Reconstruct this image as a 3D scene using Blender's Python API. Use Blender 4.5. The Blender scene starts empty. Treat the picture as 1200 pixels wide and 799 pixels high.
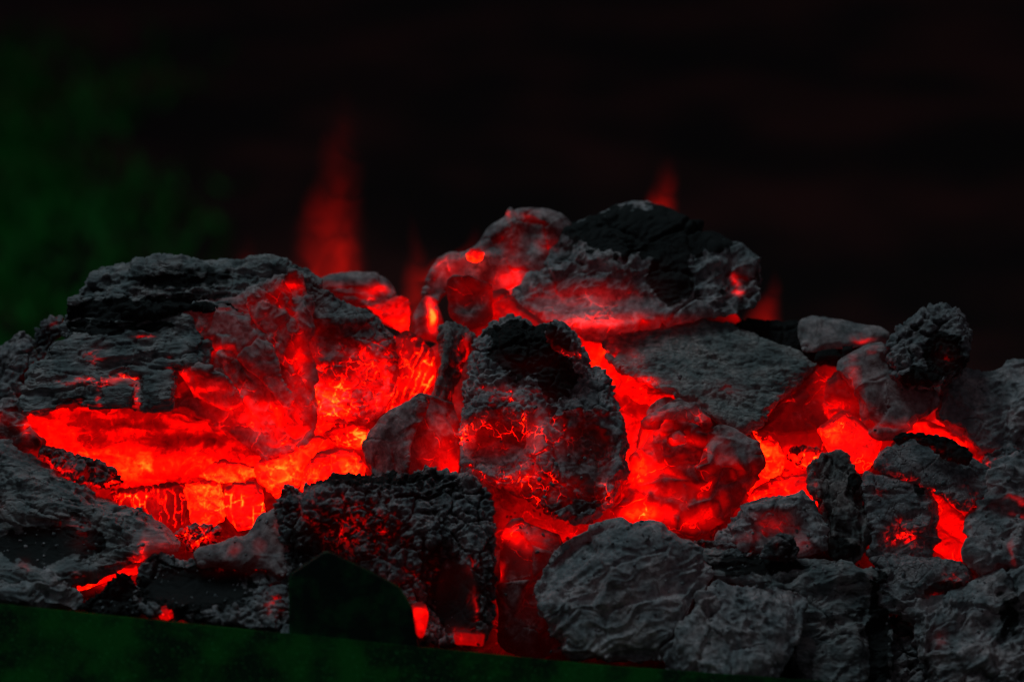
import bpy, math, random
import numpy as np
from mathutils import Matrix, Vector, Euler
from mathutils.geometry import delaunay_2d_cdt

R = math.radians
SC = bpy.context.scene
COL = SC.collection

# ------------------------------------------------------------------ camera, world, lamps, exposure
U = 0.0005                 # one drawing unit is half a millimetre
D0 = 1.10                  # camera to the middle of the fire
PITCH = R(20)
Z0 = 0.26
CAM_ROT = Euler((R(90) - PITCH, 0, 0)).to_matrix()
CAM_LOC = Vector((0, -D0 * math.cos(PITCH), Z0 + D0 * math.sin(PITCH)))
cd = bpy.data.cameras.new('camera')
cam = bpy.data.objects.new('camera', cd)
COL.objects.link(cam)
cam.location = CAM_LOC
cam.rotation_euler = CAM_ROT.to_euler()
cd.sensor_width = 36
cd.lens = 36 * D0 / (1200 * U)
cd.clip_start = 0.01
cd.clip_end = 200
cd.dof.use_dof = True
cd.dof.focus_distance = D0 - 0.012
cd.dof.aperture_fstop = 2.8
SC.camera = cam

w = bpy.data.worlds.new('World')
SC.world = w
w.use_nodes = True
bg = w.node_tree.nodes['Background']
bg.inputs[0].default_value = (0.62, 0.66, 0.78, 1)
bg.inputs[1].default_value = 0.036

ld = bpy.data.lights.new('overcast_glow', 'AREA')
ld.shape = 'RECTANGLE'
ld.size = 0.7
ld.size_y = 0.5
ld.energy = 4.4
ld.color = (0.60, 0.92, 1.0)
lo = bpy.data.objects.new('overcast_glow', ld)
COL.objects.link(lo)
lo.location = (-0.5, 0.3, 1.75)
lo.rotation_euler = (Vector((0, 0, 0.2)) - lo.location).to_track_quat('-Z', 'Y').to_euler()

SC.view_settings.view_transform = 'Standard'
SC.view_settings.look = 'None'
SC.view_settings.exposure = 0
SC.view_settings.gamma = 1
SC.view_settings.use_curve_mapping = False
SC.render.engine = 'CYCLES'
SC.cycles.use_denoising = True
SC.cycles.max_bounces = 6
SC.cycles.diffuse_bounces = 3
SC.cycles.volume_bounces = 0
SC.cycles.transparent_max_bounces = 12
SC.cycles.volume_step_rate = 1.0

# ------------------------------------------------------------------ helpers
RN = np.array(CAM_ROT)
CL = np.array(CAM_LOC)


def place(p):
    """drawing units (x right, y down, d away) -> world metres"""
    p = np.asarray(p, float)
    dep = D0 + p[..., 2] * U
    s = dep / D0
    loc = np.stack([(p[..., 0] - 600) * U * s, (399.5 - p[..., 1]) * U * s, -dep], -1)
    return loc @ RN.T + CL


def h3(i, j, k, s):
    with np.errstate(over='ignore'):
        n = (i.astype(np.uint32) * np.uint32(374761393) + j.astype(np.uint32) * np.uint32(668265263)
             + k.astype(np.uint32) * np.uint32(2147483647) + np.uint32((s * 974634777 + 12345) & 0xffffffff))
        n = (n ^ (n >> np.uint32(13))) * np.uint32(1274126177)
        n = (n ^ (n >> np.uint32(15))) * np.uint32(2246822519)
        n = n ^ (n >> np.uint32(13))
    return n.astype(np.float64) / 4294967295.0


def vnoise(p, s=0):
    f = np.floor(p)
    t = p - f
    t = t * t * t * (t * (t * 6 - 15) + 10)
    f = f.astype(np.int64)
    i, j, k = f[:, 0], f[:, 1], f[:, 2]
    r = 0
    for a in (0, 1):
        wa = t[:, 0] if a else 1 - t[:, 0]
        for b in (0, 1):
            wb = t[:, 1] if b else 1 - t[:, 1]
            for c in (0, 1):
                wc = t[:, 2] if c else 1 - t[:, 2]
                r = r + wa * wb * wc * h3(i + a, j + b, k + c, s)
    return r * 2 - 1


def fbm(p, o=3, s=0):
    r = 0
    a = 1.0
    tot = 0
    for q in range(o):
        r = r + a * vnoise(p * 2 ** q + q * 7.3, s + q)
        tot += a
        a *= 0.5
    return r / tot


def worley(p, s=0):
    f = np.floor(p).astype(np.int64)
    f1 = np.full(len(p), 9.0)
    f2 = np.full(len(p), 9.0)
    for a in (-1, 0, 1):
        for b in (-1, 0, 1):
            for c in (-1, 0, 1):
                i, j, k = f[:, 0] + a, f[:, 1] + b, f[:, 2] + c
                d = np.sqrt((i + h3(i, j, k, s) - p[:, 0]) ** 2 + (j + h3(i, j, k, s + 1) - p[:, 1]) ** 2
                            + (k + h3(i, j, k, s + 2) - p[:, 2]) ** 2)
                f2 = np.minimum(f2, np.maximum(f1, d))
                f1 = np.minimum(f1, d)
    return f1, f2


def shards(p, s=0):
    """broken faces: every cell is a plane of its own height and slope; also the distance to the break"""
    f = np.floor(p).astype(np.int64)
    f1 = np.full(len(p), 9.0)
    f2 = np.full(len(p), 9.0)
    val = np.zeros(len(p))
    for a in (-1, 0, 1):
        for b in (-1, 0, 1):
            for c in (-1, 0, 1):
                i, j, k = f[:, 0] + a, f[:, 1] + b, f[:, 2] + c
                dx = p[:, 0] - (i + h3(i, j, k, s))
                dy = p[:, 1] - (j + h3(i, j, k, s + 1))
                dz = p[:, 2] - (k + h3(i, j, k, s + 2))
                d = np.sqrt(dx * dx + dy * dy + dz * dz)
                v = (h3(i, j, k, s + 3) - 0.5) * 0.9 + dx * (h3(i, j, k, s + 4) - 0.5) * 1.5 + dy * (h3(i, j, k, s + 5) - 0.5) * 1.5
                near = d < f1
                f2 = np.minimum(f2, np.where(near, f1, d))
                val = np.where(near, v, val)
                f1 = np.where(near, d, f1)
    return val, f2 - f1


def sst(x, a, b):
    t = np.clip((x - a) / (b - a), 0, 1)
    return t * t * (3 - 2 * t)


def tag(o, label=None, cat=None, group=None, kind=None):
    for k, v in (('label', label), ('category', cat), ('group', group), ('kind', kind)):
        if v:
            o[k] = v
    return o


def empty(name, loc):
    o = bpy.data.objects.new(name, None)
    COL.objects.link(o)
    o.location = loc
    o.empty_display_size = 0.02
    return o


def link_mesh(name, V, F, mat, parent=None, attrs=None, smooth=True, origin=None):
    """V: world metres"""
    V = np.asarray(V, float)
    if origin is None:
        origin = V.mean(0)
    origin = np.asarray(origin, float)
    me = bpy.data.meshes.new(name)
    me.from_pydata((V - origin).tolist() if len(V) < 3000 else [], [], F if len(V) < 3000 else [])
    if len(V) >= 3000:
        F = np.asarray(F, np.int32)
        n = F.shape[1]
        me.vertices.add(len(V))
        me.vertices.foreach_set('co', (V - origin).astype(np.float32).ravel())
        me.loops.add(F.size)
        me.loops.foreach_set('vertex_index', F.ravel())
        me.polygons.add(len(F))
        me.polygons.foreach_set('loop_start', np.arange(0, F.size, n, dtype=np.int32))
        me.update(calc_edges=True)
        me.validate()
    if smooth:
        me.polygons.foreach_set('use_smooth', np.ones(len(me.polygons), bool))
    if attrs:
        for k, v in attrs.items():
            a = me.attributes.new(k, 'FLOAT', 'POINT')
            a.data.foreach_set('value', np.asarray(v, np.float32))
    me.materials.append(mat)
    o = bpy.data.objects.new(name, me)
    COL.objects.link(o)
    if parent is not None:
        o.parent = parent
        o.location = Vector(origin) - parent.location
    else:
        o.location = origin
    return o


# ------------------------------------------------------------------ materials
class NT:
    def __init__(self, name):
        self.m = bpy.data.materials.new(name)
        self.m.use_nodes = True
        self.t = self.m.node_tree
        self.t.nodes.clear()
        self.out = self.n('ShaderNodeOutputMaterial')

    def n(self, typ, **kw):
        nd = self.t.nodes.new(typ)
        for k, v in kw.items():
            setattr(nd, k, v)
        return nd

    def l(self, a, b):
        self.t.links.new(a, b)

    def put(self, sock, v):
        if hasattr(v, 'links') or isinstance(v, bpy.types.NodeSocket):
            self.l(v, sock)
        else:
            sock.default_value = v

    def math(self, op, a, b=None, c=None, clamp=False):
        nd = self.n('ShaderNodeMath', operation=op)
        nd.use_clamp = clamp
        self.put(nd.inputs[0], a)
        if b is not None:
            self.put(nd.inputs[1], b)
        if c is not None:
            self.put(nd.inputs[2], c)
        return nd.outputs[0]

    def noise(self, vec, scale, detail=4, rough=0.55, dist=0.0):
        nd = self.n('ShaderNodeTexNoise')
        self.l(vec, nd.inputs['Vector'])
        nd.inputs['Scale'].default_value = scale
        nd.inputs['Detail'].default_value = detail
        nd.inputs['Roughness'].default_value = rough
        nd.inputs['Distortion'].default_value = dist
        return nd.outputs[0]

    def rng(self, v, a, b, c=0.0, d=1.0, smooth=True):
        nd = self.n('ShaderNodeMapRange')
        if smooth:
            nd.interpolation_type = 'SMOOTHSTEP'
        self.l(v, nd.inputs[0])
        for i, x in enumerate((a, b, c, d)):
            nd.inputs[i + 1].default_value = x
        return nd.outputs[0]

    def mix(self, f, a, b):
        nd = self.n('ShaderNodeMix', data_type='RGBA')
        self.put(nd.inputs[0], f)
        self.put(nd.inputs[6], a)
        self.put(nd.inputs[7], b)
        return nd.outputs[2]

    def attr(self, name):
        nd = self.n('ShaderNodeAttribute')
        nd.attribute_name = name
        return nd.outputs['Fac']


def coal_mat(name, ash=(0.27, 0.30, 0.31), crack=90.0, crack_w=0.05, crack_gain=0.7, aniso=(1, 1, 1), rough_bump=1.0,
             patch=0.5, bump_scale=420.0, holes=0.0, gate_lo=0.46):
    T = NT(name)
    tc = T.n('ShaderNodeTexCoord')
    oi = T.n('ShaderNodeObjectInfo')
    mp = T.n('ShaderNodeVectorMath', operation='ADD')
    T.l(tc.outputs['Object'], mp.inputs[0])
    T.l(oi.outputs['Random'], mp.inputs[1])
    vec = mp.outputs[0]
    sc = T.n('ShaderNodeVectorMath', operation='MULTIPLY')
    T.l(vec, sc.inputs[0])
    sc.inputs[1].default_value = aniso
    avec = sc.outputs[0]
    heat, asha, fis = T.attr('heat_and_spill'), T.attr('ash'), T.attr('fissure')
    n1 = T.noise(vec, 60, 5, 0.6)
    n2 = T.noise(avec, bump_scale, 6, 0.65)
    n3 = T.noise(vec, 150, 5, 0.6, 0.6)
    # crack network, edges wander
    wob = T.n('ShaderNodeTexNoise')
    T.l(vec, wob.inputs['Vector'])
    wob.inputs['Scale'].default_value = crack * 1.3
    wob.inputs['Detail'].default_value = 3
    wv = T.n('ShaderNodeVectorMath', operation='MULTIPLY_ADD')
    T.l(wob.outputs['Color'], wv.inputs[0])
    wv.inputs[1].default_value = (0.9 / crack,) * 3
    T.l(avec, wv.inputs[2])
    vo = T.n('ShaderNodeTexVoronoi', feature='DISTANCE_TO_EDGE')
    T.l(wv.outputs[0], vo.inputs['Vector'])
    vo.inputs['Scale'].default_value = crack
    edge = vo.outputs['Distance']
    line = T.rng(edge, 0.0, crack_w, 1.0, 0.0)
    gate = T.rng(n1, gate_lo, gate_lo + 0.14)          # cracks open only in places
    line = T.math('MULTIPLY', line, gate)
    line = T.math('MAXIMUM', line, fis)
    # ash cover
    am = T.math('ADD', asha, T.math('MULTIPLY', T.math('SUBTRACT', n3, 0.5), 1.1))
    am = T.rng(am, 0.2, 0.75)
    tone = T.math('MULTIPLY_ADD', T.rng(n2, 0.3, 0.7), 0.8, 0.6)
    tone = T.math('MULTIPLY', tone, T.rng(n1, 0.36, 0.64, 0.55, 1.2))
    ashc = T.mix(T.rng(n1, 0.3, 0.7), (ash[0], ash[1], ash[2], 1), (ash[0] * 1.15, ash[1] * 0.84, ash[2] * 0.80, 1))
    sep = T.n('ShaderNodeVectorMath', operation='SCALE')
    T.l(ashc, sep.inputs[0])
    T.l(tone, sep.inputs['Scale'])
    base = T.mix(am, (0.02, 0.018, 0.018, 1), sep.outputs[0])
    # incandescence, with the painted red spill on the lumps
    h = T.math('MULTIPLY', heat, T.math('MULTIPLY_ADD', n3, patch * 2, 1 - patch))
    hg = T.rng(heat, 0.08, 0.42)
    if holes:
        nh = T.noise(avec, 230, 4, 0.6, 0.8)
        op = T.math('ADD', nh, T.math('MULTIPLY', T.math('SUBTRACT', heat, 0.55), 0.22))
        h = T.math('MULTIPLY', h, T.math('MAXIMUM', T.rng(op, 0.44, 0.54, 1.0 - holes, 1.15), T.attr('calm')))
    h = T.math('ADD', h, T.math('MULTIPLY', T.math('MULTIPLY', line, hg), crack_gain))
    h = T.math('MULTIPLY', h, T.rng(n2, 0.25, 0.5, 0.82, 1.06))
    ramp = T.n('ShaderNodeValToRGB')
    T.l(T.math('MULTIPLY', h, 0.7, clamp=True), ramp.inputs[0])
    cr = ramp.color_ramp
    els = [(0.0, (0, 0, 0)), (0.1, (0.008, 0, 0)), (0.22, (0.08, 0.0001, 0.0003)), (0.42, (0.40, 0.0003, 0.0006)), (0.58, (1.3, 0.001, 0.0005)),
           (0.70, (3.0, 0.008, 0.001)), (0.82, (4.5, 0.055, 0.003)), (0.92, (5.5, 0.19, 0.008)), (1.0, (6.5, 0.38, 0.03))]
    cr.elements[0].color = (*els[0][1], 1)
    cr.elements[-1].color = (*els[-1][1], 1)
    for p, c in els[1:-1]:
        cr.elements.new(p).color = (*c, 1)
    bs = T.n('ShaderNodeBsdfPrincipled')
    T.l(base, bs.inputs['Base Color'])
    bs.inputs['Roughness'].default_value = 0.85
    bs.inputs['Specular IOR Level'].default_value = 0.25
    T.l(ramp.outputs[0], bs.inputs['Emission Color'])
    bs.inputs['Emission Strength'].default_value = 1.0
    hh = T.math('ADD', T.math('MULTIPLY', n2, 0.6), T.math('MULTIPLY', n3, 0.6))
    hh = T.math('SUBTRACT', hh, T.math('MULTIPLY', line, 0.5))
    bp = T.n('ShaderNodeBump')
    T.l(T.rng(T.attr('calm'), 0, 1, 0.95, 0.3), bp.inputs['Strength'])
    bp.inputs['Distance'].default_value = 0.0018 * rough_bump
    T.l(hh, bp.inputs['Height'])
    T.l(bp.outputs[0], bs.inputs['Normal'])
    T.l(bs.outputs[0], T.out.inputs[0])
    return T.m


M = {
    'wood': coal_mat('bark_ash', (0.31, 0.33, 0.34), 110, 0.06, 0.6, (0.3, 1, 1), 1.1, 0.3, holes=0.7),
    'woodv': coal_mat('bark_ash_upright', (0.28, 0.27, 0.27), 110, 0.06, 0.6, (1, 1, 0.35), 1.1, 0.3, holes=0.6),
    'crust': coal_mat('crumbly_ash', (0.33, 0.34, 0.36), 100, 0.06, 0.5, (1, 1, 1), 1.4, 0.3, holes=0.7),
    'fold': coal_mat('soft_ash', (0.42, 0.42, 0.44), 70, 0.03, 0.35, (1, 1, 1), 0.7, 0.2, 300),
    'smooth': coal_mat('smooth_ash', (0.38, 0.35, 0.36), 55, 0.025, 0.35, (1, 1, 1), 0.35, 0.22, 260),
    'crack': coal_mat('cracked_char', (0.32, 0.33, 0.34), 95, 0.04, 0.45, (1, 1, 0.8), 1.0, 0.5),
    'block': coal_mat('cracked_ember', (0.22, 0.2, 0.2), 90, 0.02, 0.42, (1, 1, 1), 0.9, 0.45),
    'centre': coal_mat('cracked_hollow_char', (0.38, 0.38, 0.40), 125, 0.045, 0.75, (1, 1, 0.9), 1.0, 0.3, holes=0.15, gate_lo=0.44),
    'bed': coal_mat('ember_bed_glow', (0.22, 0.2, 0.2), 60, 0.04, 0.22, (1, 1, 1), 0.7, 0.4, 300),
    'hot': coal_mat('glowing_ember', (0.22, 0.18, 0.18), 75, 0.03, 0.14, (1, 1, 1), 0.6, 0.36, 300),
    'rib': coal_mat('ribbed_ember', (0.22, 0.2, 0.2), 90, 0.02, 0.55, (1, 1, 0.3), 0.9, 0.4),
    'fine': coal_mat('fine_cracked_ash', (0.38, 0.39, 0.39), 190, 0.05, 0.3, (0.7, 1, 1.6), 1.3, 0.5),
}


def displace(p, kind, seed, amp=1.0, ang=0.0):
    """offset along the normal in drawing units, and how deep in a fissure each point lies"""
    s = seed * 13
    off = 3.0 * fbm(p / 55, 2, s) + 1.0 * fbm(p / 17, 3, s + 5)
    fis = np.zeros(len(p))
    jig = 5 * np.stack([fbm(p / 22, 3, s + 50), fbm(p / 22, 3, s + 53), fbm(p / 22, 3, s + 56)], 1)
    size = {'wood': (70, 26, 40), 'woodv': (60, 24, 40), 'fine': (90, 40, 60), 'crust': (52, 40, 50), 'crack': (46, 30, 40), 'smooth': (60, 52, 56), 'fold': (64, 42, 50), 'foldbig': (80, 55, 60)}.get(kind)
    if size:
        ca, sa = math.cos(ang), math.sin(ang)
        pj = p + jig
        q0 = np.stack([pj[:, 0] * ca + pj[:, 1] * sa, -pj[:, 0] * sa + pj[:, 1] * ca, pj[:, 2]], 1)
        k = {'wood': 6, 'woodv': 5, 'fine': 3.5, 'crust': 8, 'crack': 8, 'smooth': 6, 'fold': 9, 'foldbig': 11}[kind]
        v, e = shards(q0 / np.array(size, float), s + 60)
        off += v * k * sst(e, 0.0, 0.10)
        br = sst(fbm(p / 40, 2, s + 70), -0.2, 0.2)
        off -= sst(-e, -0.035, 0) * 3.2 * br
    ca, sa = math.cos(ang), math.sin(ang)
    q = np.stack([p[:, 0] * ca + p[:, 1] * sa, -p[:, 0] * sa + p[:, 1] * ca, p[:, 2]], 1)
    if kind in ('wood', 'woodv', 'fine'):
        wv = q + 8 * np.stack([fbm(p / 30, 2, s + 20), fbm(p / 30, 2, s + 23), fbm(p / 30, 2, s + 26)], 1)
        a = vnoise(wv / np.array([55, 7, 9]), s + 7)
        b = vnoise(wv / np.array([26, 4.2, 6]), s + 8)
        off += ((1 - np.abs(a) * 2) * 1.9 + b * 1.6) * (0.35 + 0.9 * sst(fbm(p / 50, 2, s + 75), -0.3, 0.3)) + vnoise(wv / np.array([13, 2.6, 4]), s + 13) * 1.0
        t = fbm(wv / np.array([50, 22, 25]), 2, s + 9) * 3
        off += (np.floor(t) + sst(t - np.floor(t), 0.38, 0.62)) * 3.2
        c = vnoise(wv / np.array([9, 40, 30]), s + 10)
        fis += sst(-np.abs(c), -0.05, -0.0) * 0.25
        off -= sst(-np.abs(c), -0.10, -0.0) * 1.8
    if kind == 'fine':
        f1, f2 = worley(p / 15, s + 30)
        off -= sst(-(f2 - f1), -0.13, 0) * 1.6
    if kind == 'crust':
        wv = p + 5 * np.stack([fbm(p / 12, 2, s + 20), fbm(p / 12, 2, s + 23), fbm(p / 12, 2, s + 26)], 1)
        f1, f2 = worley(wv / np.array([8.5, 6.0, 8.5]), s + 30)
        k = 0.45 + 0.75 * sst(fbm(p / 45, 2, s + 35), -0.4, 0.4)
        off += (0.55 - f1) * 7 * k + 1.6 * fbm(p / 4.5, 2, s + 33)
        g1, g2 = worley(p / 27, s + 40)
        off -= sst(-(g2 - g1), -0.16, 0) * 5
    if kind in ('fold', 'foldbig'):
        wv = p + 16 * np.stack([fbm(p / 38, 2, s + 20), fbm(p / 38, 2, s + 23), fbm(p / 38, 2, s + 26)], 1)
        wv = np.stack([wv[:, 0] * ca + wv[:, 1] * sa, -wv[:, 0] * sa + wv[:, 1] * ca, wv[:, 2]], 1)
        a = 1 - np.abs(vnoise(wv / np.array([34, 20, 25]), s + 7)) * 2
        b = 1 - np.abs(vnoise(wv / np.array([17, 8, 12]), s + 8)) * 2
        c = 1 - np.abs(vnoise(wv / np.array([9, 5, 6]), s + 11)) * 2
        k = 0.45 + 0.95 * sst(fbm(p / 55, 2, s + 75), -0.25, 0.35)
        off += (np.sign(a) * np.abs(a) ** 1.3 * 3.6 + b * 2.0 + c * 1.1) * k + vnoise(wv / np.array([5, 3, 4]), s + 14) * 0.5
        fis += sst(-a, 0.35, 0.9) * 0.12
    if kind in ('rib', 'grid'):
        wv = q + 6.5 * np.stack([fbm(p / 16, 3, s + 20), fbm(p / 16, 3, s + 23), fbm(p / 16, 2, s + 26)], 1)
        u = wv[:, 0] / (8.5 if kind == 'rib' else 13)
        e = np.abs(u - np.round(u))
        u2 = wv[:, 1] / (38 if kind == 'rib' else 12) + 0.37 * np.round(u + 0.5)
        e2 = np.abs(u2 - np.round(u2)) * (38 / 9 if kind == 'rib' else 1)
        e = np.minimum(e, e2)
        g2 = sst(fbm(p / 15, 2, s + 37), -0.35, 0.2)
        off -= sst(-e, -0.22, 0) * 2.5 * (0.3 + 0.7 * g2)
        off += 1.5 * fbm(p / 7, 2, s + 38)
        fis += sst(-e, -0.14, -0.01) * g2
    if kind == 'swirl':
        wv = p + 26 * np.stack([fbm(p / 45, 2, s + 20), fbm(p / 45, 2, s + 23), fbm(p / 45, 2, s + 26)], 1)
        a = 1 - np.abs(vnoise(wv / 34, s + 7)) * 2.2
        b = 1 - np.abs(vnoise(wv / 15, s + 8)) * 2.2
        off += a * 5 + b * 2.4 + 1.0 * fbm(p / 6, 2, s + 12)
    if kind in ('crack', 'block'):
        sc = {'crack': np.array([15, 11, 15]), 'block': np.array([14, 12, 14])}[kind]
        wv = q + 7 * np.stack([fbm(p / 14, 3, s + 20), fbm(p / 14, 3, s + 23), fbm(p / 14, 3, s + 26)], 1)
        f1, f2 = worley(wv / sc, s + 30)
        e = f2 - f1
        g2 = sst(fbm(p / 20, 2, s + 37), -0.15, 0.35)
        off -= sst(-e, -0.13, 0) * 2.8 * (0.4 + 0.6 * g2)
        off += (0.5 - f1) * 2.5 + 1.2 * fbm(p / 6, 2, s + 15)
        fis += sst(-e, -0.10, 0) * g2
    if kind == 'smooth':
        wv = p + 14 * np.stack([fbm(p / 40, 2, s + 20), fbm(p / 40, 2, s + 23), fbm(p / 40, 2, s + 26)], 1)
        a = 1 - np.abs(vnoise(wv / 42, s + 7)) * 2
        off += a * 1.6 + 0.6 * fbm(p / 8, 2, s + 12)
    return off * amp, np.clip(fis, 0, 1)


def resample(pts, step):
    out = []
    n = len(pts)
    for i in range(n):
        a = np.array(pts[i], float)
        b = np.array(pts[(i + 1) % n], float)
        m = max(1, int(round(np.linalg.norm(b - a) / step)))
        for k in range(m):
            out.append(a + (b - a) * k / m)
    return np.array(out)


def chaikin(P, t=0.25):
    Q = np.roll(P, -1, 0)
    return np.stack([P * (1 - t) + Q * t, P * t + Q * (1 - t)], 1).reshape(-1, 2)


def edge_dist(X, P):
    d = np.full(len(X), 1e9)
    for a, b in zip(P, np.roll(P, -1, 0)):
        ab = b - a
        t = np.clip(((X - a) @ ab) / max(ab @ ab, 1e-9), 0, 1)
        d = np.minimum(d, np.linalg.norm(X - (a + t[:, None] * ab), axis=1))
    return d


def inside(X, P):
    c = np.zeros(len(X), bool)
    for a, b in zip(P, np.roll(P, -1, 0)):
        cond = (a[1] > X[:, 1]) != (b[1] > X[:, 1])
        xx = (b[0] - a[0]) * (X[:, 1] - a[1]) / (b[1] - a[1] + 1e-12) + a[0]
        c ^= cond & (X[:, 0] < xx)
    return c


def body(pts, d, T, e, tilt, facets, bumps, rs, fs=0.5):
    """closed faceted lump whose outline, face relief and thickness are given; drawing units"""
    P0 = chaikin(np.array(pts, float), 0.11)
    P = resample(P0, 7)
    lo, hi = P.min(0), P.max(0)
    k_ = min(1.0, min(hi - lo) / 80)
    P3 = np.column_stack([P, np.full(len(P), rs.uniform(0, 900))])
    P = P + k_ * 4.5 * np.stack([fbm(P3 / 24, 2, 61), fbm(P3 / 24, 2, 67)], 1)
    lo, hi = P.min(0), P.max(0)
    c = (lo + hi) / 2
    g = 8.0 if max(hi - lo) > 90 else 5.0
    gx, gy = np.meshgrid(np.arange(lo[0], hi[0], g), np.arange(lo[1], hi[1], g))
    X = np.stack([gx.ravel(), gy.ravel()], 1) + rs.uniform(-0.3, 0.3, (gx.size, 2)) * g
    X = X[inside(X, P)]
    X = X[edge_dist(X, P) > g * 0.45]
    allp = np.vstack([P, X])
    n = len(P)
    res = delaunay_2d_cdt([Vector(v) for v in allp], [], [list(range(n))], 1, 1e-4)
    V2 = np.array([tuple(v) for v in res[0]])
    F = [list(f) for f in res[2]]
    dist = edge_dist(V2, P)
    dist[dist < 1e-3] = 0
    mind = min(hi - lo)
    ew = min(max(e * 1.0, 5), mind * 0.42)
    t = np.clip(dist / ew, 0, 1)
    prof = np.sqrt(1 - (1 - t) ** 2)
    z = d + e * (1 - prof)
    for k in range(facets):
        fc = lo + rs.uniform(0.15, 0.85, 2) * (hi - lo)
        out = fc - c
        sl = out / (mind * 0.5 + 1e-6) * rs.uniform(0.4, 1.1) * fs + rs.uniform(-0.18, 0.18, 2)
        z = np.maximum(z, d + rs.uniform(-2, 6) + (V2 - fc) @ sl)
    for b in bumps:
        x, y, rx, ry, dz = b
        z = z + dz * np.exp(-(((V2[:, 0] - x) / rx) ** 2 + ((V2[:, 1] - y) / ry) ** 2) ** 1.9) * np.clip(dist / 8, 0, 1)
    z = z + tilt[0] * (V2[:, 0] - c[0]) + tilt[1] * (c[1] - V2[:, 1])
    tb = np.clip(dist / (mind * 0.4), 0, 1)
    zedge = d + e + tilt[0] * (V2[:, 0] - c[0]) + tilt[1] * (c[1] - V2[:, 1])
    z = np.minimum(z, zedge + (T * 0.5) * tb)
    zb = zedge + T * np.sqrt(1 - (1 - tb) ** 2)
    rim = dist < 1e-3
    z[rim] = zedge[rim]
    zb = np.maximum(zb, z + np.where(rim, 0, 3))
    m = len(V2)
    idx = np.arange(m)
    back = idx + m
    back[rim] = idx[rim]
    V = np.vstack([np.column_stack([V2, z]), np.column_stack([V2, zb])])
    FF = F + [[int(back[i]) for i in f[::-1]] for f in F]
    return V, FF


def voxel(parts, vox):
    V, F, o = [], [], 0
    for a, b in parts:
        V.append(a)
        F += [[i + o for i in f] for f in b]
        o += len(a)
    V = np.vstack(V)
    me = bpy.data.meshes.new('tmp')
    me.from_pydata(V.tolist(), [], F)
    ob = bpy.data.objects.new('tmp', me)
    COL.objects.link(ob)
    md = ob.modifiers.new('r', 'REMESH')
    md.mode = 'VOXEL'
    md.voxel_size = vox
    dg = bpy.context.evaluated_depsgraph_get()
    ev = ob.evaluated_get(dg)
    m2 = ev.to_mesh()
    n = len(m2.vertices)
    co = np.empty(n * 3, np.float32)
    m2.vertices.foreach_get('co', co)
    fi = np.empty(len(m2.loops), np.int32)
    m2.loops.foreach_get('vertex_index', fi)
    ev.to_mesh_clear()
    bpy.data.objects.remove(ob)
    bpy.data.meshes.remove(me)
    return co.reshape(-1, 3).astype(float), fi.reshape(-1, 4)


def vnormals(V, F):
    n = np.cross(V[F[:, 2]] - V[F[:, 0]], V[F[:, 3]] - V[F[:, 1]])
    N = np.zeros_like(V)
    for k in range(4):
        for a in range(3):
            N[:, a] += np.bincount(F[:, k], n[:, a], len(V))
    return N / (np.linalg.norm(N, axis=1, keepdims=True) + 1e-9)


STAT = [0]
SEED = [0]


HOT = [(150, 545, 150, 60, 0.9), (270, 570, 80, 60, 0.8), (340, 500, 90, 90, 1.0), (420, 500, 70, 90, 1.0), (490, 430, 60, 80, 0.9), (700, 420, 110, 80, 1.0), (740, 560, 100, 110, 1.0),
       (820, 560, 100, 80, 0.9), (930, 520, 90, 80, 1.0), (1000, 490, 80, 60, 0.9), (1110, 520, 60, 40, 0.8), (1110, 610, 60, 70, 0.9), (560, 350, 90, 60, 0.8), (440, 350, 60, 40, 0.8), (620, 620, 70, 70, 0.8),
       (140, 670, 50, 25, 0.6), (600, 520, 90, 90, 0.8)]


def red_spill(V):  # soft red light spilling from the hot cores, as a smooth field
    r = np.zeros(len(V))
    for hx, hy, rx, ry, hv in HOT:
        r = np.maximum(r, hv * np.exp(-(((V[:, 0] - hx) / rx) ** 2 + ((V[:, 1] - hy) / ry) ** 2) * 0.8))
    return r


def up_(N):
    return -N[:, 1]


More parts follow.
